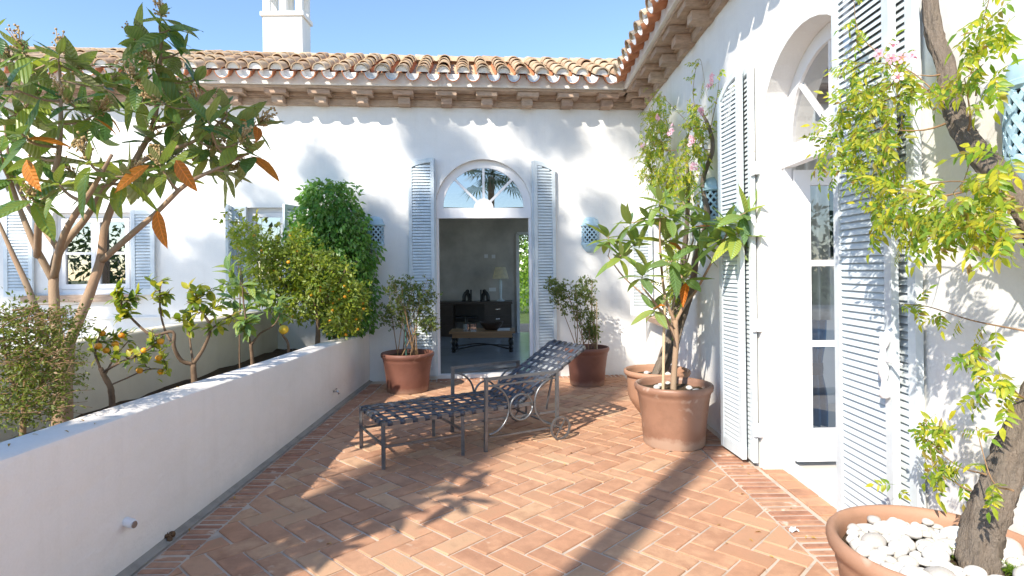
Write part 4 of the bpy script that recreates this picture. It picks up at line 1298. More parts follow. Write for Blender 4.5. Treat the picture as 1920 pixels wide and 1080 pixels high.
citrus("leafy avocado like sapling with long drooping leaves, right of the lemon", [([(472, 720, 0), (473, 680, 0), (470, 645, 0)], .020, .016), ([(470, 648, 0), (488, 625, 0), (515, 608, 0), (528, 580, 0)], .012, .005), ([(470, 648, 0), (462, 605, 0), (456, 560, 0), (454, 515, 0)], .012, .005), ([(450, 700, 0), (449, 660, 0), (450, 560, 0), (452, 500, 0)], .008, .005)],
       [(454, 512, 0), (435, 530, .1), (470, 530, 0), (425, 555, 0), (485, 545, .1), (440, 575, .1), (465, 575, 0), (500, 570, 0), (525, 570, 0), (450, 600, -.1), (470, 605, -.1), (445, 620, -.1), (515, 560, .1), (412, 530, .1), (430, 500, .1)],
       (-2.6, 5.8, .46), CTB, 9, [], T=5.75, Ls=(.8, 1.2), spread=.14)
def bush(name, label, cat, base, shells, n, size, mat, T, barkpts=None, bark='barkdark', droop=-.25, out=.9, inner=.55, narrow=.45, fruits=0, fruit_mat='orange', fruit_r=.018, seed=1, noise_k=.25):
    """foliage filling several ellipsoids (centre, radii); leaves mostly in the outer part"""
    r = random.Random(seed)
    o = thing(name, base, label, cat)
    if barkpts:
        s = Skel(r)
        for pts, r0, r1 in barkpts: s.limb(pts, r0, r1, 3)
        for (c, rad) in shells:
            for q in range(int(10)):
                d = rdir(r, -.4, 1); s.twig(V(c) + V((d.x * rad[0], d.y * rad[1], d.z * rad[2])) * .8, .002, .05, rmax=.006)
        s.mesh("branches", bark, o, 7, .08)
    tot = sum(a[1][0] * a[1][2] for a in shells)
    lv, pts = [], []
    for (c, rad) in shells:
        m = int(n * rad[0] * rad[2] / tot)
        for q in range(m):
            d = rdir(r); k = inner + (1 - inner) * r.random() ** .6
            k *= 1 + noise_k * sin(5 * d.x + 3 * d.z + seed) * sin(4 * d.y - 6 * d.z) 
            p = V(c) + V((d.x * rad[0], d.y * rad[1], d.z * rad[2])) * k
            lv.append((p, rdir(r) * .7 + d * out * .6 + V((0, 0, droop)), size * r.uniform(.7, 1.25)))
            pts.append((p, d))
    cloud(lv, mat, o, "foliage", r, True, "stuff", narrow)
    for q in range(fruits):
        p, d = r.choice(pts)
        c = p + V((-.3 + r.uniform(-.1, .3), -1, 0)) * .04
        fruit(c, fruit_r * r.uniform(.8, 1.15), fruit_mat, o)
    return o
B_ = lambda x, y, t: at(x, y, t)
KX = 6.75
bush("kumquat_tree", "bushy kumquat tree dotted with small orange fruit", "tree", (-2.45, 7.1, .46),
     [(B_(600, 520, KX), (.34, .32, .34)), (B_(655, 560, KX), (.22, .25, .28)), (B_(545, 500, KX), (.28, .3, .30)), (B_(490, 480, KX - .2), (.24, .25, .30)), (B_(640, 600, KX), (.22, .22, .18)), (B_(560, 570, KX), (.28, .25, .22)), (B_(455, 440, KX), (.14, .15, .16)), (B_(560, 450, KX), (.13, .15, .16)), (B_(505, 545, KX), (.22, .2, .2))],
     8200, .060, 'citrusgreen', KX, [([B_(595, 660, KX), B_(596, 600, KX), B_(590, 560, KX)], .03, .02), ([B_(594, 590, KX), B_(540, 540, KX), B_(500, 500, KX)], .014, .006), ([B_(592, 580, KX), B_(630, 540, KX), B_(650, 500, KX)], .014, .006)], inner=.35, fruits=44, fruit_r=.017, seed=5, droop=-.15, noise_k=.35)
pm = thing("pomelo_tree", at(540, 700, 6.35), "thin pomelo stem carrying one large yellow fruit", "tree")
s = Skel(RND); s.limb([at(541, 690, 6.35), at(540, 645, 6.35), at(530, 628, 6.35), at(525, 600, 6.35), at(520, 560, 6.3)], .018, .006); s.mesh("branches", 'barkdark', pm, 7)
fruit(at(532, 618, 6.2), .052, 'pomelo', pm)
for q in range(16):
    put("leaf", RND.choice(CT_), pm, aim(at(524 + RND.uniform(-14, 14), 585 + RND.uniform(-25, 22), 6.3), rdir(RND) + V((0, 0, -.3)), V((0, -.5, 1)), 1.1, 1.1, 1.1))
FT = 7.45
bush("ficus_column", "dense bright green ficus trimmed to a tall dome against the wall", "tree", (-2.35, 7.45, .46),
     [(B_(622, 410, FT), (.42, .34, .48)), (B_(632, 470, FT), (.50, .36, .50)), (B_(640, 540, FT), (.46, .34, .45)), (B_(650, 590, FT), (.36, .28, .30)), (B_(610, 370, FT), (.30, .28, .22)), (B_(600, 450, FT), (.40, .3, .4))],
     9500, .075, 'ficus', FT, [([B_(630, 680, FT), B_(630, 560, FT), B_(625, 420, FT)], .05, .03)], droop=-.85, inner=.62, seed=9, noise_k=.24, narrow=.5)
bush("thorny_shrub", "fine twiggy shrub with tiny leaves spilling over the parapet", "shrub", (-2.5, 2.95, .46),
     [(B_(55, 640, 2.95), (.24, .24, .24)), (B_(20, 720, 2.95), (.24, .22, .24)), (B_(100, 690, 2.95), (.17, .2, .20)), (B_(10, 610, 2.95), (.18, .2, .14)), (B_(60, 760, 2.85), (.16, .2, .15)), (B_(120, 620, 3.0), (.12, .15, .10))],
     3800, .026, 'thorn', 2.95, [([B_(40, 860, 2.95), B_(45, 760, 2.95), B_(50, 640, 2.95)], .016, .008), ([B_(45, 770, 2.95), B_(100, 690, 2.95), B_(135, 650, 2.95)], .009, .004), ([B_(45, 770, 2.95), B_(15, 690, 2.95), B_(5, 610, 2.95)], .009, .004)],
     bark='twig', inner=.15, seed=12, droop=.1, noise_k=.4)
# twiggy sprays of the thorny shrub
tw = MB(); r_ = random.Random(5); lv = []
for q in range(320):
    a = B_(r_.uniform(0, 110), r_.uniform(580, 790), 2.95 + r_.uniform(-.15, .15))
    d = (rdir(r_, -.2, .5) + V((.55, -.1, 0))).normalized(); L = r_.uniform(.08, .20)
    c = [a, a + d * L * .5 + V((0, 0, .01)), a + d * L + V((0, 0, -.01))]
    tw.tube(c, [.0022, .0017, .001], 4)
    for z in range(6): lv.append((a + d * L * r_.uniform(.2, 1), rdir(r_) + d * .5, .022))
ths = bpy.data.objects["thorny_shrub"]
tw.build("twigs", 'twig', ths, True, kind="stuff")
cloud(lv, 'thorn', ths, "sprays", r_)
# climber by the small window
s = Skel(RND)
cl = thing("climber", at(450, 700, 7.3), "light green climber reaching up beside the small window shutter", "climber")
s.limb([at(455, 660, 7.3), at(450, 560, 7.35), at(446, 470, 7.4), at(450, 400, 7.45)], .008, .003)
for (x, y) in ((450, 395), (438, 415), (462, 420), (480, 405), (432, 440), (470, 450), (446, 460), (425, 400), (484, 420), (440, 480), (520, 425), (518, 440), (412, 412)):
    tp = at(x, y, 7.38); s.twig(tp, .002, .05, rmax=.004)
    for q in range(6): put("leaf", RND.choice(CT_), cl, aim(tp + rdir(RND) * .03, rdir(RND) + V((0, 0, -.3)), V((0, -.6, .8)), .9, .9, .9))
s.mesh("stems", 'twig', cl, 5)["kind"] = "stuff"

# ---- potted shrubs by the back door
def potshrub(label, c, h0, shells, T, seed, cane):
    r = random.Random(seed)
    o = thing("potted_shrub", (c[0], c[1], h0), label, "shrub")
    s = Skel(r)
    for q in range(16):
        a = r.uniform(0, 6.28); b = V((c[0] + .13 * cos(a), c[1] + .13 * sin(a), h0 - .03))
        sc, rd = r.choice(shells)
        d = rdir(r, 0, 1)
        e = V(sc) + V((d.x * rd[0], d.y * rd[1], d.z * rd[2])) * .8
        s.limb([b, b.lerp(e, .5) + V((r.uniform(-.04, .04), r.uniform(-.04, .04), .05)), e], .0065, .002, 3)
    lv = []
    for (sc, rd) in shells:
        for q in range(95):
            d = rdir(r); k = r.uniform(.3, 1.08)
            tp = V(sc) + V((d.x * rd[0], d.y * rd[1], d.z * rd[2])) * k
            dr = s.twig(tp, .0012, .05, rmax=.003)
            for z in range(8): lv.append((tp - dr * r.uniform(0, .10) + rdir(r) * .008, rdir(r) + dr * .4 + V((0, 0, .1)), r.uniform(.022, .042)))
    s.mesh("stems", 'twig', o, 5)["kind"] = "stuff"
    cloud(lv, 'shrub', o, "foliage", r, True, "stuff", .6)
    MB().tube([(c[0] + cane[0], c[1] - .08, h0 - .05), (c[0] + cane[0] + cane[1], c[1] - .08, h0 + cane[2])], .007, 6).build("cane", cane[3], o)
potshrub("airy green shrub with green cane in the dark pot by the parapet", PL, .43, [(at(765, 570, 7.2), (.26, .24, .26)), (at(735, 590, 7.2), (.20, .2, .22)), (at(795, 555, 7.2), (.22, .2, .26)), (at(750, 535, 7.2), (.20, .2, .18)), (at(800, 605, 7.2), (.16, .16, .18))], 7.2, 21, (.0, -.02, .85, 'greencane'))
potshrub("loose green shrub with pale cane in the reddish pot", PR, .44, [(at(1070, 560, 7.5), (.26, .22, .24)), (at(1100, 590, 7.5), (.20, .2, .24)), (at(1045, 540, 7.5), (.18, .18, .16)), (at(1095, 540, 7.5), (.18, .18, .18)), (at(1110, 620, 7.5), (.12, .14, .12))], 7.5, 22, (.12, .0, .62, 'bamboo'))

# ---- the young loquat in the stained pot
LP = [blade(.24, .086, 7, .28, dr, 'loquat_pot', rip=.2) for dr in (.02, .10, .20, .32)]
yl = thing("loquat_sapling", (PM[0], PM[1], .45), "potted loquat sapling with rosettes of long bright green leaves", "sapling")
s = Skel(random.Random(8)); T = 4.95
s.limb([V((PM[0], PM[1], .42)), at(1264, 700, T), at(1268, 640, T), at(1266, 600, T)], .027, .022)
s.limb([at(1267, 640, T), at(1254, 605, T - .02), at(1240, 585, T - .05), at(1222, 560, T - .1), at(1205, 540, T - .1)], .016, .007)
s.limb([at(1266, 605, T), at(1248, 560, T), at(1240, 500, T), at(1237, 440, T), at(1238, 400, T)], .015, .007)
s.limb([at(1266, 605, T), at(1285, 570, T), at(1305, 545, T + .05), at(1330, 500, T - .15), at(1352, 460, T - .3), at(1362, 440, T - .4)], .015, .006)
s.limb([at(1262, 605, T), at(1262, 570, T + .1), at(1285, 500, T + .2), at(1300, 450, T + .2)], .013, .006)
s.limb([at(1250, 590, T), at(1215, 560, T + .1), at(1170, 520, T + .15), at(1140, 480, T + .2)], .010, .005)
for (x, y, t, n) in ((1238, 398, 0, 8), (1258, 425, -.1, 7), (1215, 430, .1, 7), (1140, 465, .2, 9), (1180, 440, .2, 7), (1165, 500, .1, 7), (1205, 535, -.1, 9), (1190, 480, .25, 6), (1262, 510, -.15, 8), (1300, 445, .2, 7), (1315, 480, .05, 8), (1362, 435, -.45, 9), (1400, 420, -.6, 8),
                     (1345, 470, -.35, 7), (1285, 540, -.1, 7), (1225, 600, -.1, 4), (1280, 400, .2, 7), (1250, 470, .1, 7), (1325, 440, -.1, 7), (1385, 460, -.55, 7)):
    tp = at(x, y - 22, T + t); d = s.twig(tp, .005, .06, rmax=.010)
    rosette(tp, (d + V((0, -.15, 1.1))).normalized(), n + 2, LP, yl, (.8, 1.2), (.4, 1.85), RND, (LQO, .012))
s.mesh("branches", 'bark', yl, 9, .05)
MB().tube([(PM[0] - .10, PM[1] - .05, .44), (PM[0] - .075, PM[1] - .04, 1.25)], .012, 8).build("cane", 'bamboo', yl)

# ---- flowers
def trumpet():
    mb = MB()
    mb.lathe([(.004, -.05), (.008, -.02), (.014, 0)], n=6)
    for i in range(5):
        a = 2 * pi * i / 5
        d = V((cos(a), sin(a), .25)); x = V((-sin(a), cos(a), 0))
        mb.add([V((cos(a) * .012, sin(a) * .012, -.004)), V((cos(a) * .024, sin(a) * .024, .004)) + x * .016, V((cos(a) * .040, sin(a) * .040, .002)) + x * .010, V((cos(a) * .043, sin(a) * .043, -.002)), V((cos(a) * .040, sin(a) * .040, .002)) - x * .010, V((cos(a) * .024, sin(a) * .024, .004)) - x * .016], [(0, 1, 2, 3, 4, 5)])
    return mb.mesh("flower", 'petal', True)
FLW = trumpet()
def vine(name, label, base, limbs, masses, flowers, sprigs, leafL, pairs, seed, X0, maxleaf=290, bark='vinebark', n_extra=0):
    r = random.Random(seed)
    o = thing(name, base, label, "vine")
    tk = Skel(r)
    for pts, r0, r1 in limbs: tk.limb(pts, r0, r1, 5)
    tmb = MB()
    for c_, ra_ in tk.br: tmb.tube(curve(c_, 2), [ra_[min(len(ra_) - 1, i // 2)] for i in range(len(curve(c_, 2)))], 26, True, 0, .07, r, .19)
    to = tmb.build("trunk", bark, o, True)
    sm = [pinnate('vine', pairs, 1, .13, .34, r=r) for q in range(5)]
    st = Skel(r); st.nodes = list(tk.nodes)
    extra = MB()
    tot = sum(m[3] for m in masses)
    cnt = 0
    jobs = []
    for (c, rx, rz, wt, thick) in masses:
        for q in range(int((maxleaf + n_extra) * wt / tot)):
            jobs.append((c, rx, rz, thick))
    r.shuffle(jobs)
    for (c, rx, rz, thick) in jobs:
        a = r.uniform(0, 6.28); k = sqrt(r.random()) * (1 + .2 * sin(5 * a + seed))
        p = V(c) + V((-r.random() * thick, rx * k * cos(a), rz * k * sin(a)))
        d = V((r.uniform(-.55, .15), r.uniform(-.7, .7), r.uniform(-1.0, .35)))
        m = aim(p, d, V((-.8, -.35, .5)), leafL * r.uniform(.7, 1.2), leafL * r.uniform(.7, 1.2), leafL)
        me = r.choice(sm)
        if cnt < maxleaf: put("leaf", me, o, m)
        else: extra.add([m @ v.co for v in me.vertices], [tuple(f.vertices) for f in me.polygons])
        cnt += 1
        if q % 9 == 0 or cnt % 9 == 0: st.twig(p, .0015, .1, rmax=.005)
    for pts in sprigs:
        c = curve(pts, 6)
        st.br.append((c, [.0032 - .002 * i / (len(c) - 1) for i in range(len(c))])); 
        for i in range(2, len(c)):
            if r.random() < .75:
                m = aim(c[i], V((r.uniform(-.5, .2), r.uniform(-.8, .8), r.uniform(-.9, .3))), V((-.8, -.35, .5)), leafL * .8, leafL * .8, leafL * .8)
                put("leaf", r.choice(sm), o, m)
    if extra.v: extra.build("foliage", 'vine', o, True, kind="stuff")
    stb = [b for b in st.br]
    mb = MB()
    for c, rad in stb: mb.tube(c, rad, 5)
    mb.build("stems", 'twig', o, True, kind="stuff")
    for p in flowers:
        for q in range(r.randint(4, 6) if name == 'flowering_vine' else 2):
            pp = V(p) + V((r.uniform(-.03, .0), r.uniform(-.045, .045), r.uniform(-.04, .04)))
            dd = V((-1, -.7, .2)) + rdir(r) * .6
            z = dd.normalized(); x = z.cross(V((0, 0, 1))).normalized(); y = z.cross(x)
            put("flower", FLW, o, axes(x * .52, y * .52, z * .52, pp))
    return o
G = lambda x, y, X: on_x(x, y, X)
vine("flowering_vine", "yellow green vine with pink trumpet flowers climbing between the corner and the far shutter", (PB[0], PB[1], .45),
     [([V((PB[0] + .02, PB[1] + .02, .40)), at(1262, 655, 5.75), at(1278, 600, 5.8), at(1296, 545, 5.75), G(1306, 480, 1.70), G(1326, 410, 1.74), G(1318, 340, 1.73), G(1336, 280, 1.75), G(1328, 235, 1.75), G(1308, 200, 1.72)], .040, .010),
      ([V((PB[0] - .03, PB[1] - .02, .40)), at(1250, 650, 5.65), at(1272, 570, 5.75), at(1280, 500, 5.9), G(1288, 420, 1.70), G(1290, 340, 1.7), G(1285, 280, 1.7)], .044, .010)],
     [(G(1250, 250, 1.72), .36, .28, 3.2, .20), (G(1268, 330, 1.72), .28, .25, 3.0, .18), (G(1235, 300, 1.70), .28, .28, 2.2, .15), (G(1318, 250, 1.72), .22, .30, 2.2, .14), (G(1300, 340, 1.70), .2, .2, 1.2, .14), (G(1240, 200, 1.74), .30, .15, .8, .1), (G(1275, 560, 1.6), .22, .22, .8, .1), (G(1270, 470, 1.70), .25, .3, .8, .1)],
     [G(1261, 242, 1.52), G(1208, 272, 1.55), G(1304, 312, 1.55), G(1299, 262, 1.58), G(1319, 209, 1.62), G(1333, 152, 1.68), G(1236, 222, 1.58)],
     [[G(1325, 300, 1.74), G(1300, 180, 1.74), G(1312, 110, 1.76), G(1325, 180, 1.72)], [G(1330, 250, 1.74), G(1345, 180, 1.72), G(1350, 130, 1.72)], [G(1290, 230, 1.7), G(1240, 180, 1.68), G(1215, 165, 1.7)], [G(1260, 260, 1.66), G(1215, 215, 1.66), G(1198, 250, 1.66)]],
     .14, 4, 31, 1.74, 285, n_extra=330)
NX = 1.60
vine("near_vine", "large yellow green vine with thick dark trunk rising from the pebble pot", (PN[0], PN[1], .50),
     [([V((1.50, 1.90, .46)), at(1838, 1010, 1.93), at(1862, 940, 1.93), at(1890, 870, 1.95), at(1925, 790, 1.95), at(1975, 680, 1.92), at(1985, 560, 1.88), at(1950, 440, 1.88), at(1893, 352, 1.95), at(1820, 270, 2.12), at(1790, 210, 2.22), at(1772, 120, 2.32), at(1748, 50, 2.4), at(1742, -60, 2.42)], .058, .026)],
     [(G(1655, 150, 1.62), .24, .13, 1.5, .08), (G(1640, 240, 1.58), .26, .17, 3.0, .12), (G(1670, 300, 1.58), .16, .12, 1.0, .10), (G(1700, 395, 1.55), .15, .13, 1.7, .10), (G(1790, 405, 1.52), .15, .085, 1.4, .10), (G(1860, 400, 1.5), .12, .09, 1.2, .10), (G(1900, 440, 1.5), .08, .10, .6, .10),
      (G(1860, 130, 1.60), .14, .13, .9, .10), (G(1900, 60, 1.6), .10, .14, .5, .10), (G(1895, 300, 1.52), .08, .09, .5, .10), (G(1730, 150, 1.64), .08, .10, .3, .06),
      (G(1850, 650, 1.62), .05, .08, .28, .05), (G(1780, 805, 1.66), .08, .06, .45, .05), (G(1895, 720, 1.58), .07, .08, .45, .06), (G(1790, 880, 1.62), .06, .06, .3, .05), (G(1590, 290, 1.6), .14, .08, .35, .08), (G(1690, 920, 1.64), .03, .03, .10, .03)],
     [G(1668, 105, 1.50), G(1705, 98, 1.52), G(1680, 130, 1.48)],
     [[G(1780, 200, 1.68), G(1660, 110, 1.66), G(1610, 60, 1.68), G(1600, -10, 1.7)], [G(1920, 620, 1.6), G(1820, 600, 1.6), G(1740, 575, 1.62), G(1690, 570, 1.64)], [G(1780, 200, 1.66), G(1700, 130, 1.62), G(1620, 120, 1.62), G(1570, 150, 1.62)],
      [G(1900, 370, 1.6), G(1800, 340, 1.58), G(1700, 350, 1.58), G(1640, 340, 1.6)], [G(1850, 890, 1.55), G(1790, 870, 1.56), G(1720, 810, 1.6)], [G(1830, 180, 1.62), G(1840, 60, 1.62), G(1860, -20, 1.62)], [G(1900, 920, 1.4), G(1860, 900, 1.45), G(1830, 800, 1.5)], [G(1780, 160, 1.66), G(1640, 200, 1.6), G(1590, 300, 1.58)]],
     .115, 4, 41, 1.7, 290, n_extra=90)
# asparagus ferns at the foot of the vine
for (x, y, lab) in ((1.435, 1.985, "small bright fern between pebbles and the vine trunk"), (1.585, 1.86, "bushy bright fern on the wall side of the vine trunk")):
    o = thing("fern", (x, y, .5), lab, "fern")
    r = random.Random(int(x * 1000)); lv = []
    for q in range(40):
        d = rdir(r, .1, .9); L = r.uniform(.03, .075)
        for z in range(14):
            t = r.uniform(.2, 1)
            lv.append((V((x, y, .50)) + d * L * t + V((0, 0, -.02 * t * t)), rdir(r) + d * .8, .014))
    cloud(lv, 'fern', o, "fronds", r, True, "stuff", .16)

# ================================================================== WALL LANTERNS
def lantern(fr, s, z0, label, h=.50, R=.125):
    """half-round ceramic lantern: dome, pierced lattice body, rounded bowl"""
    o = thing("wall_lantern", fr(s, z0, 0), label, "wall lantern", "blue ceramic wall lanterns")
    def q(a, r, z): return fr(s + r * cos(a), z0 + z, .004 + r * sin(a) * .85)
    def shell(prof, n=16):
        mb = MB(); m = n + 1
        for (r, z) in prof:
            for j in range(m): mb.v.append(tuple(q(pi - pi * j / n, r, z)))
        mb.f = [(i * m + j, i * m + j + 1, (i + 1) * m + j + 1, (i + 1) * m + j) for i in range(len(prof) - 1) for j in range(n)]
        mb.mi = [0] * len(mb.f)
        return mb
    shell([(.001, 0), (R * .35, .006), (R * .62, .03), (R * .85, .065), (R, .10), (R * 1.06, .112), (R * 1.06, .128), (R * 1.0, .135), (R * .96, .14)]).build("bowl", 'ceramic', o, 45)
    b0, b1 = .138, .36
    shell([(R * .96, b1), (R * 1.0, b1 + .004), (R * 1.12, b1 + .012), (R * 1.12, b1 + .03), (R * 1.0, b1 + .036), (R * .97, b1 + .06), (R * .82, b1 + .10), (R * .5, b1 + .128), (.001, b1 + .138)]).build("dome", 'ceramic', o, 45)
    mb = MB()
    turns = 6
    for k in range(-turns, 2 * turns):
        for sg in (1, -1):
            pts = []
            for i in range(13):
                t = i / 12
                a = pi * (k / turns + sg * t * .52)
                if 0 <= a <= pi: pts.append((a, b0 + (b1 - b0) * t))
            for (a0_, z_0), (a1_, z_1) in zip(pts[:-1], pts[1:]):
                A, B = q(a0_, R * .96, z_0), q(a1_, R * .96, z_1)
                mb.bar(A, B, .017, .012, up=(q(a0_, R * 1.3, z_0) - q(a0_, R * .5, z_0)).normalized())
    mb.build("lattice", 'ceramic', o)
    shell([(R * .70, b0), (R * .70, b1)]).build("dark_inside", 'black', o)
    return o
s_, z_ = bwp(703, 475, 0); lantern(bw, s_, z_, "blue pierced lantern on the wall beside the ficus dome")
s_, z_ = bwp(1107, 474, 0); lantern(bw, s_, z_, "blue pierced lantern right of the back door shutters")
p_ = G(1337, 425, 1.83); lantern(rw, p_.y, p_.z - .05, "blue pierced lantern between the flowering vine and far shutter")
p_ = G(1938, 350, 1.785); lantern(rw, p_.y, p_.z - .03, "pale blue lantern at the picture edge behind the near vine", .5, .085)

# ================================================================== SMALL THINGS ON PARAPET AND FLOOR
sp = thing("spotlight", (-1.93, on_x(240, 977, -1.93).y, .3), "small round white spotlight fixed low on the parapet", "spotlight")
c = on_x(236, 978, -1.93)
mb = MB().tube([c, c + V((.035, -.012, -.004)), c + V((.055, -.02, -.006))], [.023, .023, .021], 16)
mb.build("housing", 'white', sp, 40)
MB().tube([c + V((.0555, -.0205, -.006)), c + V((.058, -.021, -.006))], [.018, .017], 16).build("lens", 'chrome', sp, 40)
c = on_x(625, 734, -1.93)
tp = thing("wall_tap", c, "small metal tap on the parapet near the dark pot", "tap")
MB().tube([c, c + V((.05, 0, 0)), c + V((.06, 0, -.03))], [.010, .010, .009], 8).build("spout", 'chrome', tp, True)
MB().box(c + V((.03, 0, .025)), (.012, .045, .01)).build("handle", 'chrome', tp)
c = on_z(308, 1012)
mb = MB()
for q in range(22):
    d = rdir(RND, 0, 1); mb.ball(V((c.x + .015, c.y, .01)) + V((d.x * .035, d.y * .03, d.z * .025)), RND.uniform(.008, .02), 6, 4)
tag(mb.build("dry_clod", 'clump', None, True), "brown dried earth clod against the foot of the parapet", "clod")
c = on_z(1487, 998)
mb = MB(); n = 5
for i in range(n):
    for j in range(n): mb.v.append((c.x + (i - 2) * .012 + RND.uniform(-.005, .005), c.y + (j - 2) * .010 + RND.uniform(-.005, .005), .006 + RND.uniform(0, .018)))
mb.f = [(i * n + j, i * n + j + 1, (i + 1) * n + j + 1, (i + 1) * n + j) for i in range(n - 1) for j in range(n - 1)]; mb.mi = [0] * len(mb.f)
tag(mb.build("paper_scrap", 'paper', None), "crumpled white paper scrap on the brick edging", "paper")
DL = blade(.035, .014, 3, .5, .3, 'dryleaf')
for i, (x, y) in enumerate(((1345, 987), (1362, 1022), (1388, 928), (1437, 905), (1430, 860), (1442, 1045), (1069, 851), (340, 1028), (622, 1022), (1482, 955), (1404, 1013), (1428, 1000), (707, 728), (688, 738), (1520, 1010), (1290, 870))):
    c = on_z(x, y)
    o = put("fallen_leaf", DL, None, MX.Translation((c.x, c.y, .008)) @ MX.Rotation(RND.uniform(0, 6.28), 4, 'Z') @ MX.Rotation(RND.uniform(-.3, .3), 4, 'Y') @ MX.Scale(RND.uniform(.7, 1.2), 4))
    tag(o, "tiny dry yellow leaf fallen on the brick paving", "leaf", "dry leaves on the paving")
for i in range(34):
    x_, y_ = RND.uniform(-1.65, 1.7), RND.uniform(2.75, 7.2)
    if RND.random() < .5: x_ = RND.choice((-1.85, 1.6, 1.7)) + RND.uniform(-.06, .06)
    o = put("fallen_leaf", DL, None, MX.Translation((x_, y_, .010)) @ MX.Rotation(RND.uniform(0, 6.28), 4, 'Z') @ MX.Rotation(RND.uniform(-.4, .4), 4, 'Y') @ MX.Scale(RND.uniform(.45, .9), 4))
    tag(o, "tiny dry yellow leaf fallen on the brick paving", "leaf", "dry leaves on the paving")
for i, (x, y, z) in enumerate(((18, 845, .76), (120, 818, .76), (60, 826, .76), (180, 802, .76), (150, 795, .76), (330, 728, .75))):
    c = on_z(x, y, z + .003)
    if not (-2.14 < c.x < -1.95): c.x = -2.05
    o = put("fallen_leaf", DL, None, MX.Translation((c.x, c.y, ptop(c.y) + .006)) @ MX.Rotation(RND.uniform(0, 6.28), 4, 'Z') @ MX.Scale(.7, 4))
    tag(o, "small dry leaf lying on top of the parapet", "leaf", "dry leaves on the parapet")

# ================================================================== INSIDE THE LIVING ROOM
YF = 13.15
dk = thing("desk", (-.95, YF, .02), "dark wooden desk with drawers at the far wall of the room", "desk")
Z0 = .02
MB().box((-.97, YF, .75), (1.94, .62, .05)).build("desk_top", 'darkwood', dk)
for x0, x1, nm in ((-1.92, -1.30, 3), (-.62, -.02, 3)):
    MB().box(((x0 + x1) / 2, YF, .37), (x1 - x0, .58, .70)).build("pedestal", 'darkwood', dk)
    for i in range(nm):
        z = .60 - .21 * i
        d_ = MB().box(((x0 + x1) / 2, YF - .297, z), (x1 - x0 - .06, .012, .18)).build("drawer", 'darkwood', dk)
        MB().box(((x0 + x1) / 2, YF - .31, z + .01), (.09, .012, .02)).build("handle", 'chrome', d_)
MB().box((-.96, YF + .25, .5), (.70, .02, .42)).build("back_panel", 'darkwood', dk)
lm = thing("table_lamp", (-.26, YF, .775), "table lamp with slim blue grey column and beige shade on the desk", "lamp")
MB().lathe([(0, 0), (.09, 0), (.09, .015), (.05, .03), (.03, .06), (.026, .10), (.034, .30), (.03, .46), (.012, .48), (.01, .56)], (-.26, YF, .775), 20).build("lamp_stand", 'blue', lm, 45)
MB().lathe([(.185, .50), (.115, .76), (.02, .765)], (-.26, YF, .775), 28).build("lamp_shade", 'shade_linen', lm, 40)
for x, m in ((-1.02, 1), (-.60, -1)):
    o = thing("bookend", (x, YF, .775), "black figure bookend, %s one on the desk" % ("left hand" if m == 1 else "lamp side"), "bookend")
    MB().box((x + m * .10, YF - .05, .775 + .13), (.03, .14, .26)).build("upright", 'black', o)
    MB().box((x, YF - .05, .783), (.22, .14, .014)).build("base", 'black', o)
    mb = MB(); mb.tube(curve([(x - m * .06, YF - .05, .79), (x - m * .05, YF - .05, .90), (x, YF - .05, .97), (x + m * .05, YF - .05, .90), (x + m * .06, YF - .05, .80)], 4), .042, 10)
    mb.ball((x + m * .02, YF - .05, 1.0), .045, 10, 7); mb.build("figure", 'black', o, True)
CTY = 10.62
ct = thing("coffee_table", (-.54, CTY, .02), "low coffee table with oak top and black turned legs inside the room", "table")
MB().box((-.54, CTY, .372), (1.16, .62, .035)).build("table_top", 'wood', ct)
MB().box((-.54, CTY, .315), (1.06, .54, .075)).build("apron", 'wood', ct)
TL = MB().lathe([(0, 0), (.035, 0), (.045, .03), (.03, .05), (.05, .08), (.026, .12), (.045, .16), (.05, .20), (.03, .23), (.04, .255)], (0, 0, .02), 14).mesh("leg", 'black', 45)
for x in (-1.05, -.03):
    for y in (-.25, .25): put("leg", TL, ct, MX.Translation((x, CTY + y, 0)))
mb = MB()
mb.tube(curve([(-1.05, CTY - .25, .07), (-.54, CTY, .12), (-.03, CTY + .25, .07)], 6), .012, 6); mb.tube(curve([(-1.05, CTY + .25, .07), (-.54, CTY, .14), (-.03, CTY - .25, .07)], 6), .012, 6)
mb.build("stretcher", 'black', ct, True)
bl = thing("bowl", (-.38, CTY - .05, .392), "shallow dark boat shaped bowl on the coffee table", "bowl")
mb = MB().lathe([(0, 0), (.09, .0), (.14, .03), (.19, .09), (.205, .12), (.195, .12), (.13, .04), (0, .012)], (0, 0, 0), 28)
mb.v = [(x * 1.05 - .38, y * .6 + CTY - .05, z * (1 + .9 * abs(x) / .2 * .3) + .392) for x, y, z in mb.v]
mb.build("bowl_body", 'darkwood', bl, 45)
for i, x in enumerate((-.83, -.70)):
    o = thing("glass_block", (x, CTY - .1, .392), "clear square candle block on the coffee table, %s" % ("outer one" if i == 0 else "next to the bowl"), "candle holder")
    mb = MB().box((x, CTY - .1, .452), (.10, .10, .118)); mb.build("block", 'fanglass', o)
    MB().lathe([(0, .004), (.03, .004), (.03, .07), (0, .07)], (x, CTY - .1, .393), 12).build("candle", 'paper', o)
bx_ = thing("white_book", (-.16, CTY - .05, .392), "white open book at the end of the coffee table", "book")
MB().box((-.16, CTY - .05, .402), (.22, .28, .02)).build("pages", 'paper', bx_)
ch_ = thing("office_chair", (-1.0, YF - .55, .02), "black desk chair tucked in front of the desk", "chair")
mb = MB().lathe([(0, .0), (.22, .0), (.23, .03), (0, .05)], (-1.0, YF - .5, .45), 18); mb.build("seat", 'black', ch_, 45)
MB().tube([(-1.0, YF - .5, .06), (-1.0, YF - .5, .45)], .03, 8).build("column", 'black', ch_)
mb = MB()
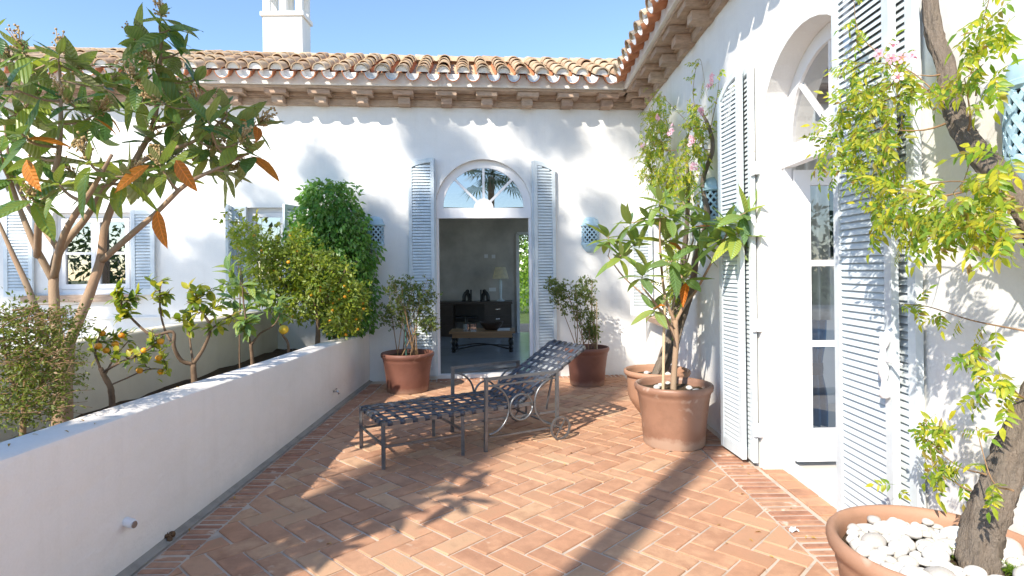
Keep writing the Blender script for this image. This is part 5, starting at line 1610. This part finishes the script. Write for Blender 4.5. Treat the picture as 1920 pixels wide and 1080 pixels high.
for i in range(5): mb.bar((-1.0, YF - .5, .07), (-1.0 + .26 * cos(i * 1.256), YF - .5 + .26 * sin(i * 1.256), .04), .03, .03)
mb.build("foot_star", 'black', ch_)
for i, (x, z) in enumerate(((-.0, 1.02), (.06, 1.78), (-.12, 1.79))):
    a = at(0, 0, 1) * 0 + bw(0, 0, -5.49)
    p = bw((0 if i == 0 else (.03 if i == 1 else -.14)) + .03, z, -5.485)
    o = MB().box(p, (.16 if i == 0 else .085, .012, .085)).build("wall_switch", 'white')
    tag(o, ("double socket plate on the grey wall beside the lamp", "square switch plate high on the grey wall near the doorway", "small switch plate above the lamp on the grey wall")[i], "switch")

# ---- behind the right door: curtains
def drape(name, label, x0, x1, y, z0, z1, mat, folds, amp, waist=None):
    o = thing(name, ((x0 + x1) / 2, y, z0), label, "curtain")
    mb = MB(); nu, nv = folds * 8, 20
    for j in range(nv + 1):
        t = j / nv; z = z0 + (z1 - z0) * t
        k = 1.0
        if waist: k = 1 - .45 * math.exp(-((z - waist) / .16) ** 2)
        for i in range(nu + 1):
            u = i / nu
            x = (x0 + x1) / 2 + (u - .5) * (x1 - x0) * k
            mb.v.append((x, y + amp * sin(u * folds * 2 * pi) + .01 * sin(u * 17 + t * 6), z))
    m = nu + 1
    mb.f = [(j * m + i, j * m + i + 1, (j + 1) * m + i + 1, (j + 1) * m + i) for j in range(nv) for i in range(nu)]; mb.mi = [0] * len(mb.f)
    c_ = mb.build("cloth", mat, o, True)
    sd = c_.modifiers.new("t", 'SOLIDIFY'); sd.thickness = .006
    if waist:
        MB().lathe([((x1 - x0) * .30, -.05), ((x1 - x0) * .32, 0), ((x1 - x0) * .30, .05)], ((x0 + x1) / 2, y, waist), 16).build("tie", 'navy', o, True)
    return o
drape("blue_curtain", "denim blue curtain gathered with a dark tie behind the glazed door", 2.50, 2.70, 5.05, .10, 1.02, 'denim', 3, .03, .60)
drape("navy_curtain", "navy curtain hanging high beside the pale one indoors", 2.68, 2.90, 5.15, 1.55, 2.35, 'navy', 3, .03)
drape("pale_curtain", "pale linen curtain behind the open glazed door", 2.42, 2.70, 4.98, 1.02, 2.75, 'sheer', 3, .03)
# orchids on the sill of the wide window
for i, (px, py) in enumerate(((160, 500), (200, 505), (232, 500))):
    s0, z0 = bwp(px, 530, -.28)
    o = thing("orchid", bw(s0, w1b + .06, -.28), "white flowering orchid in white pot inside the wide window, %s" % ("near its left sash", "in the middle", "by its right side")[i], "orchid")
    b = bw(s0, w1b + .0, -.28)
    MB().lathe([(0, 0), (.055, 0), (.075, .11), (.07, .11), (0, .10)], tuple(b), 14).build("pot", 'white', o, 45)
    mb = MB(); st_ = curve([b + V((0, 0, .1)), b + V((.02, 0, .3)), b + V((-.05, -.02, .46)), b + V((-.14, -.03, .45))], 5)
    mb.tube(st_, .004, 5); mb.build("stem", 'fern', o)
    mb = MB()
    for p in st_[-8:]:
        for q in range(3): mb.ball(p + rdir(RND) * .03, .022, 6, 4, (1, .5, 1))
    mb.build("blossom", 'paper', o, True, kind="stuff")
    for q in range(5): put("leaf", CTB[q % 3], o, aim(b + V((0, 0, .11)), rdir(RND, .1, .7), V((0, 0, 1)), 1.2, 1.2, 1.2))

# ================================================================== GARDEN BEYOND THE ROOM, TREES THAT SHADE THE TERRACE
sheet("garden_path", -1.0, 4.0, 13.9, 16.2, -.02, 'brick', label="brick path outside the garden doorway")
bush("garden_shrub", "sunlit green shrub seen through the far garden doorway", "shrub", (.6, 21, -.1), [((.45, 21, .9), (1.2, .8, .9)), ((1.2, 21.5, 1.6), (1.2, .8, 1.2))], 2600, .16, 'fern', 21, seed=61, inner=.3)
bush("garden_tree", "dark tree at the end of the garden behind the doorway shrub", "tree", (1, 27, -.1), [((.6, 27, 3.6), (2.6, 1.6, 2.2)), ((1.6, 26.5, 2.2), (2.0, 1.4, 1.6))], 2600, .26, 'tree', 27, [([V((1, 27, -.1)), V((1, 27, 2.5))], .2, .15)], seed=62, inner=.3)

def palm(label, base, h, lean, R, seed, nf=30, r0=.15):
    r = random.Random(seed)
    o = thing("fan_palm", base, label, "palm")
    b = V(base); top = b + V((lean[0], lean[1], h))
    MB().tube(curve([b, b.lerp(top, .5) + V((lean[0] * .1, 0, 0)), top], 5), [r0 * 1.25, r0, r0, r0 * .95, r0 * .9, r0 * .9, r0 * .9, r0 * .9, r0 * .9, r0 * .95, r0][:len(curve([b, b.lerp(top, .5), top], 5))], 12, True, 0, .05, r).build("trunk", 'palmtrunk', o, True)
    mb = MB()
    for i in range(nf):
        d = rdir(r, -.55, .95); st = top + V((0, 0, .1)); L = R * r.uniform(.5, .7)
        hub = st + d * L
        mb.tube([st, st + d * L * .5 + V((0, 0, .03)), hub], .016, 4)
        x = d.cross(V((0, 0, 1)))
        if x.length < .1: x = V((1, 0, 0))
        x.normalize(); n_ = x.cross(d)
        nb = 16
        for k in range(nb):
            a = -1.9 + 3.8 * k / (nb - 1)
            e = d * cos(a) + x * sin(a)
            ln = R * .52 * (1 - .18 * abs(a) / 1.9) * r.uniform(.85, 1.1)
            w = e.cross(n_).normalized() * R * .022
            m1 = hub + e * ln * .6; tipp = hub + e * ln + V((0, 0, -.25 * ln))
            mb.add([hub, m1 + w, tipp, m1 - w], [(0, 1, 2, 3)])
    mb.build("crown", 'tree', o, False, kind="stuff")
    return o
palm("tall fan palm behind the viewer whose trunk throws the dark band on the paving", (-3.66, -3.40, -.1), 12.6, (.0, 0), 1.7, 71, 16, .125)
palm("fan palm mirrored in the fanlight over the back door", (2.45, -11.5, -.1), 6.0, (.1, 0), 1.9, 72, 36, .17)

hs_ = []
for i in range(12):
    x_ = -34 + i * 5.2
    hs_ += [((x_, -17, 1.6), (3.2, 1.2, 2.0)), ((x_ + 1.5, -17.5, 2.6), (2.2, 1.2, 1.6))]
bush("unseen_hedge", "long dark foliage row added behind the viewer for the panes to reflect", "unseen_hedge", (-5, -17, -.1), hs_, 9000, .42, 'tree', 20, None, seed=100, inner=.5)  # added out of view so the window panes mirror dark leaves
def shade_tree(label, base, h, shells, n, seed, size=.088, keep=.38):
    r = random.Random(seed)
    o = thing("shade_tree", base, label, "tree")
    s = Skel(r); b = V(base)
    s.limb([b, b + V((.1, .1, h * .35)), b + V((0, 0, h * .75))], .24, .10)
    lv = []
    for (c, rad, m) in shells:
        for q in range(12):
            d = rdir(r, -.6, 1); s.twig(V(c) + V((d.x * rad[0], d.y * rad[1], d.z * rad[2])) * .8, .015, .1, rmax=.07)
        cl_ = [V(c) + V((d.x * rad[0], d.y * rad[1], d.z * rad[2])) * r.uniform(.3, 1) for d in (rdir(r) for _ in range(max(3, int(m * keep))))]
        for p in cl_:
            for q in range(n * 7):
                lv.append((p + rdir(r) * r.uniform(.05, .34), rdir(r), size * r.uniform(.7, 1.3)))
    s.mesh("trunk", 'palmtrunk', o, 7)
    cloud(lv, 'tree', o, "crown", r, False, "stuff", .6)
    return o
# places measured back along the sun's rays from the shade on the paving and the back wall
def upsun(x, y, z, dist):
    k = dist / hypot(SUN_DIR.x, SUN_DIR.y)
    return V((x, y, z)) - SUN_DIR * k
c1 = upsun(-1.0, 5.4, 0, 12.5)
def cover(x, y, z, dist, rad, m):
    return (tuple(upsun(x, y, z, dist)), rad, m)
shade_tree("tall tree behind the viewer whose edge of shade crosses the terrace", (-7.1, -5.3, -.1), 12, [cover(-.46 + .60 * k, 4.85 + k * .94, 0, 12.4, (.26, .26, .5), 17) for k in (-3, -2, -1, 0, 1, 2, 3)] + [cover(-.95 + .60 * k, 5.2 + k * .94, 0, 12.4, (.4, .4, .5), 7) for k in (1, 2)], 46, 84)
shade_tree("broad tree behind the viewer shading the foot of the lounger", (-8.3, -5.2, -.1), 12, [cover(-.6, 8.0, .9, 13, (1.1, 1.1, 1.0), 52), cover(.5, 8.0, 1.0, 13, (.8, .9, 1.0), 36), cover(-1.6, 7.9, 2.0, 13.5, (1.2, 1.0, .7), 34), cover(.7, 8.1, 2.4, 13.5, (1.0, .8, .7), 24)], 46, 81)
shade_tree("broad tree behind the viewer shading the wall with the windows", (-11.5, -5.5, -.1), 12, [cover(-3.2, 7.7, 1.0, 13, (1.3, 1.1, 1.2), 62), cover(-5.4, 7.6, 1.0, 13, (1.5, 1.1, 1.3), 70), cover(-7.0, 7.6, 1.4, 13, (1.4, 1.1, 1.3), 50)], 46, 82)
shade_tree("airy tree behind the viewer dappling the wall above the back door", (-9.5, -4.0, -.1), 13, [cover(-.5, 8.1, 3.0, 15, (1.7, 1.2, .55), 15), cover(.9, 8.1, 3.1, 15, (.9, .9, .5), 10), cover(-.2, 8.1, 2.6, 15, (1.2, .9, .4), 13)], 42, 83)
nl_ = thing("near_loquat", (-2.75, .55, .46), "second loquat in the planter out of view, shading the near paving", "tree")
s = Skel(random.Random(15)); s.limb([(-2.75, .55, .40), (-2.72, .6, 1.3), (-2.6, .6, 2.2)], .07, .04)
r = random.Random(16); jl = MB()
for q in range(80):
    d = rdir(r); p = V((-2.92, .62, 2.35)) + V((d.x * .62, d.y * .62, d.z * 1.35)) * r.uniform(.25, 1)
    if p.x > -2.35: continue
    dd = s.twig(p, .004, .1, rmax=.014)
    for z in range(6):
        m = aim(p, rdir(r) + V((0, 0, -.2)), V((0, 0, 1)), 1.1, 1.1, 1.1); me = r.choice(LQ)
        jl.add([m @ v.co for v in me.vertices], [tuple(f.vertices) for f in me.polygons])
s.mesh("trunk", 'bark', nl_, 8); jl.build("crown", 'loquat', nl_, True, kind="stuff")
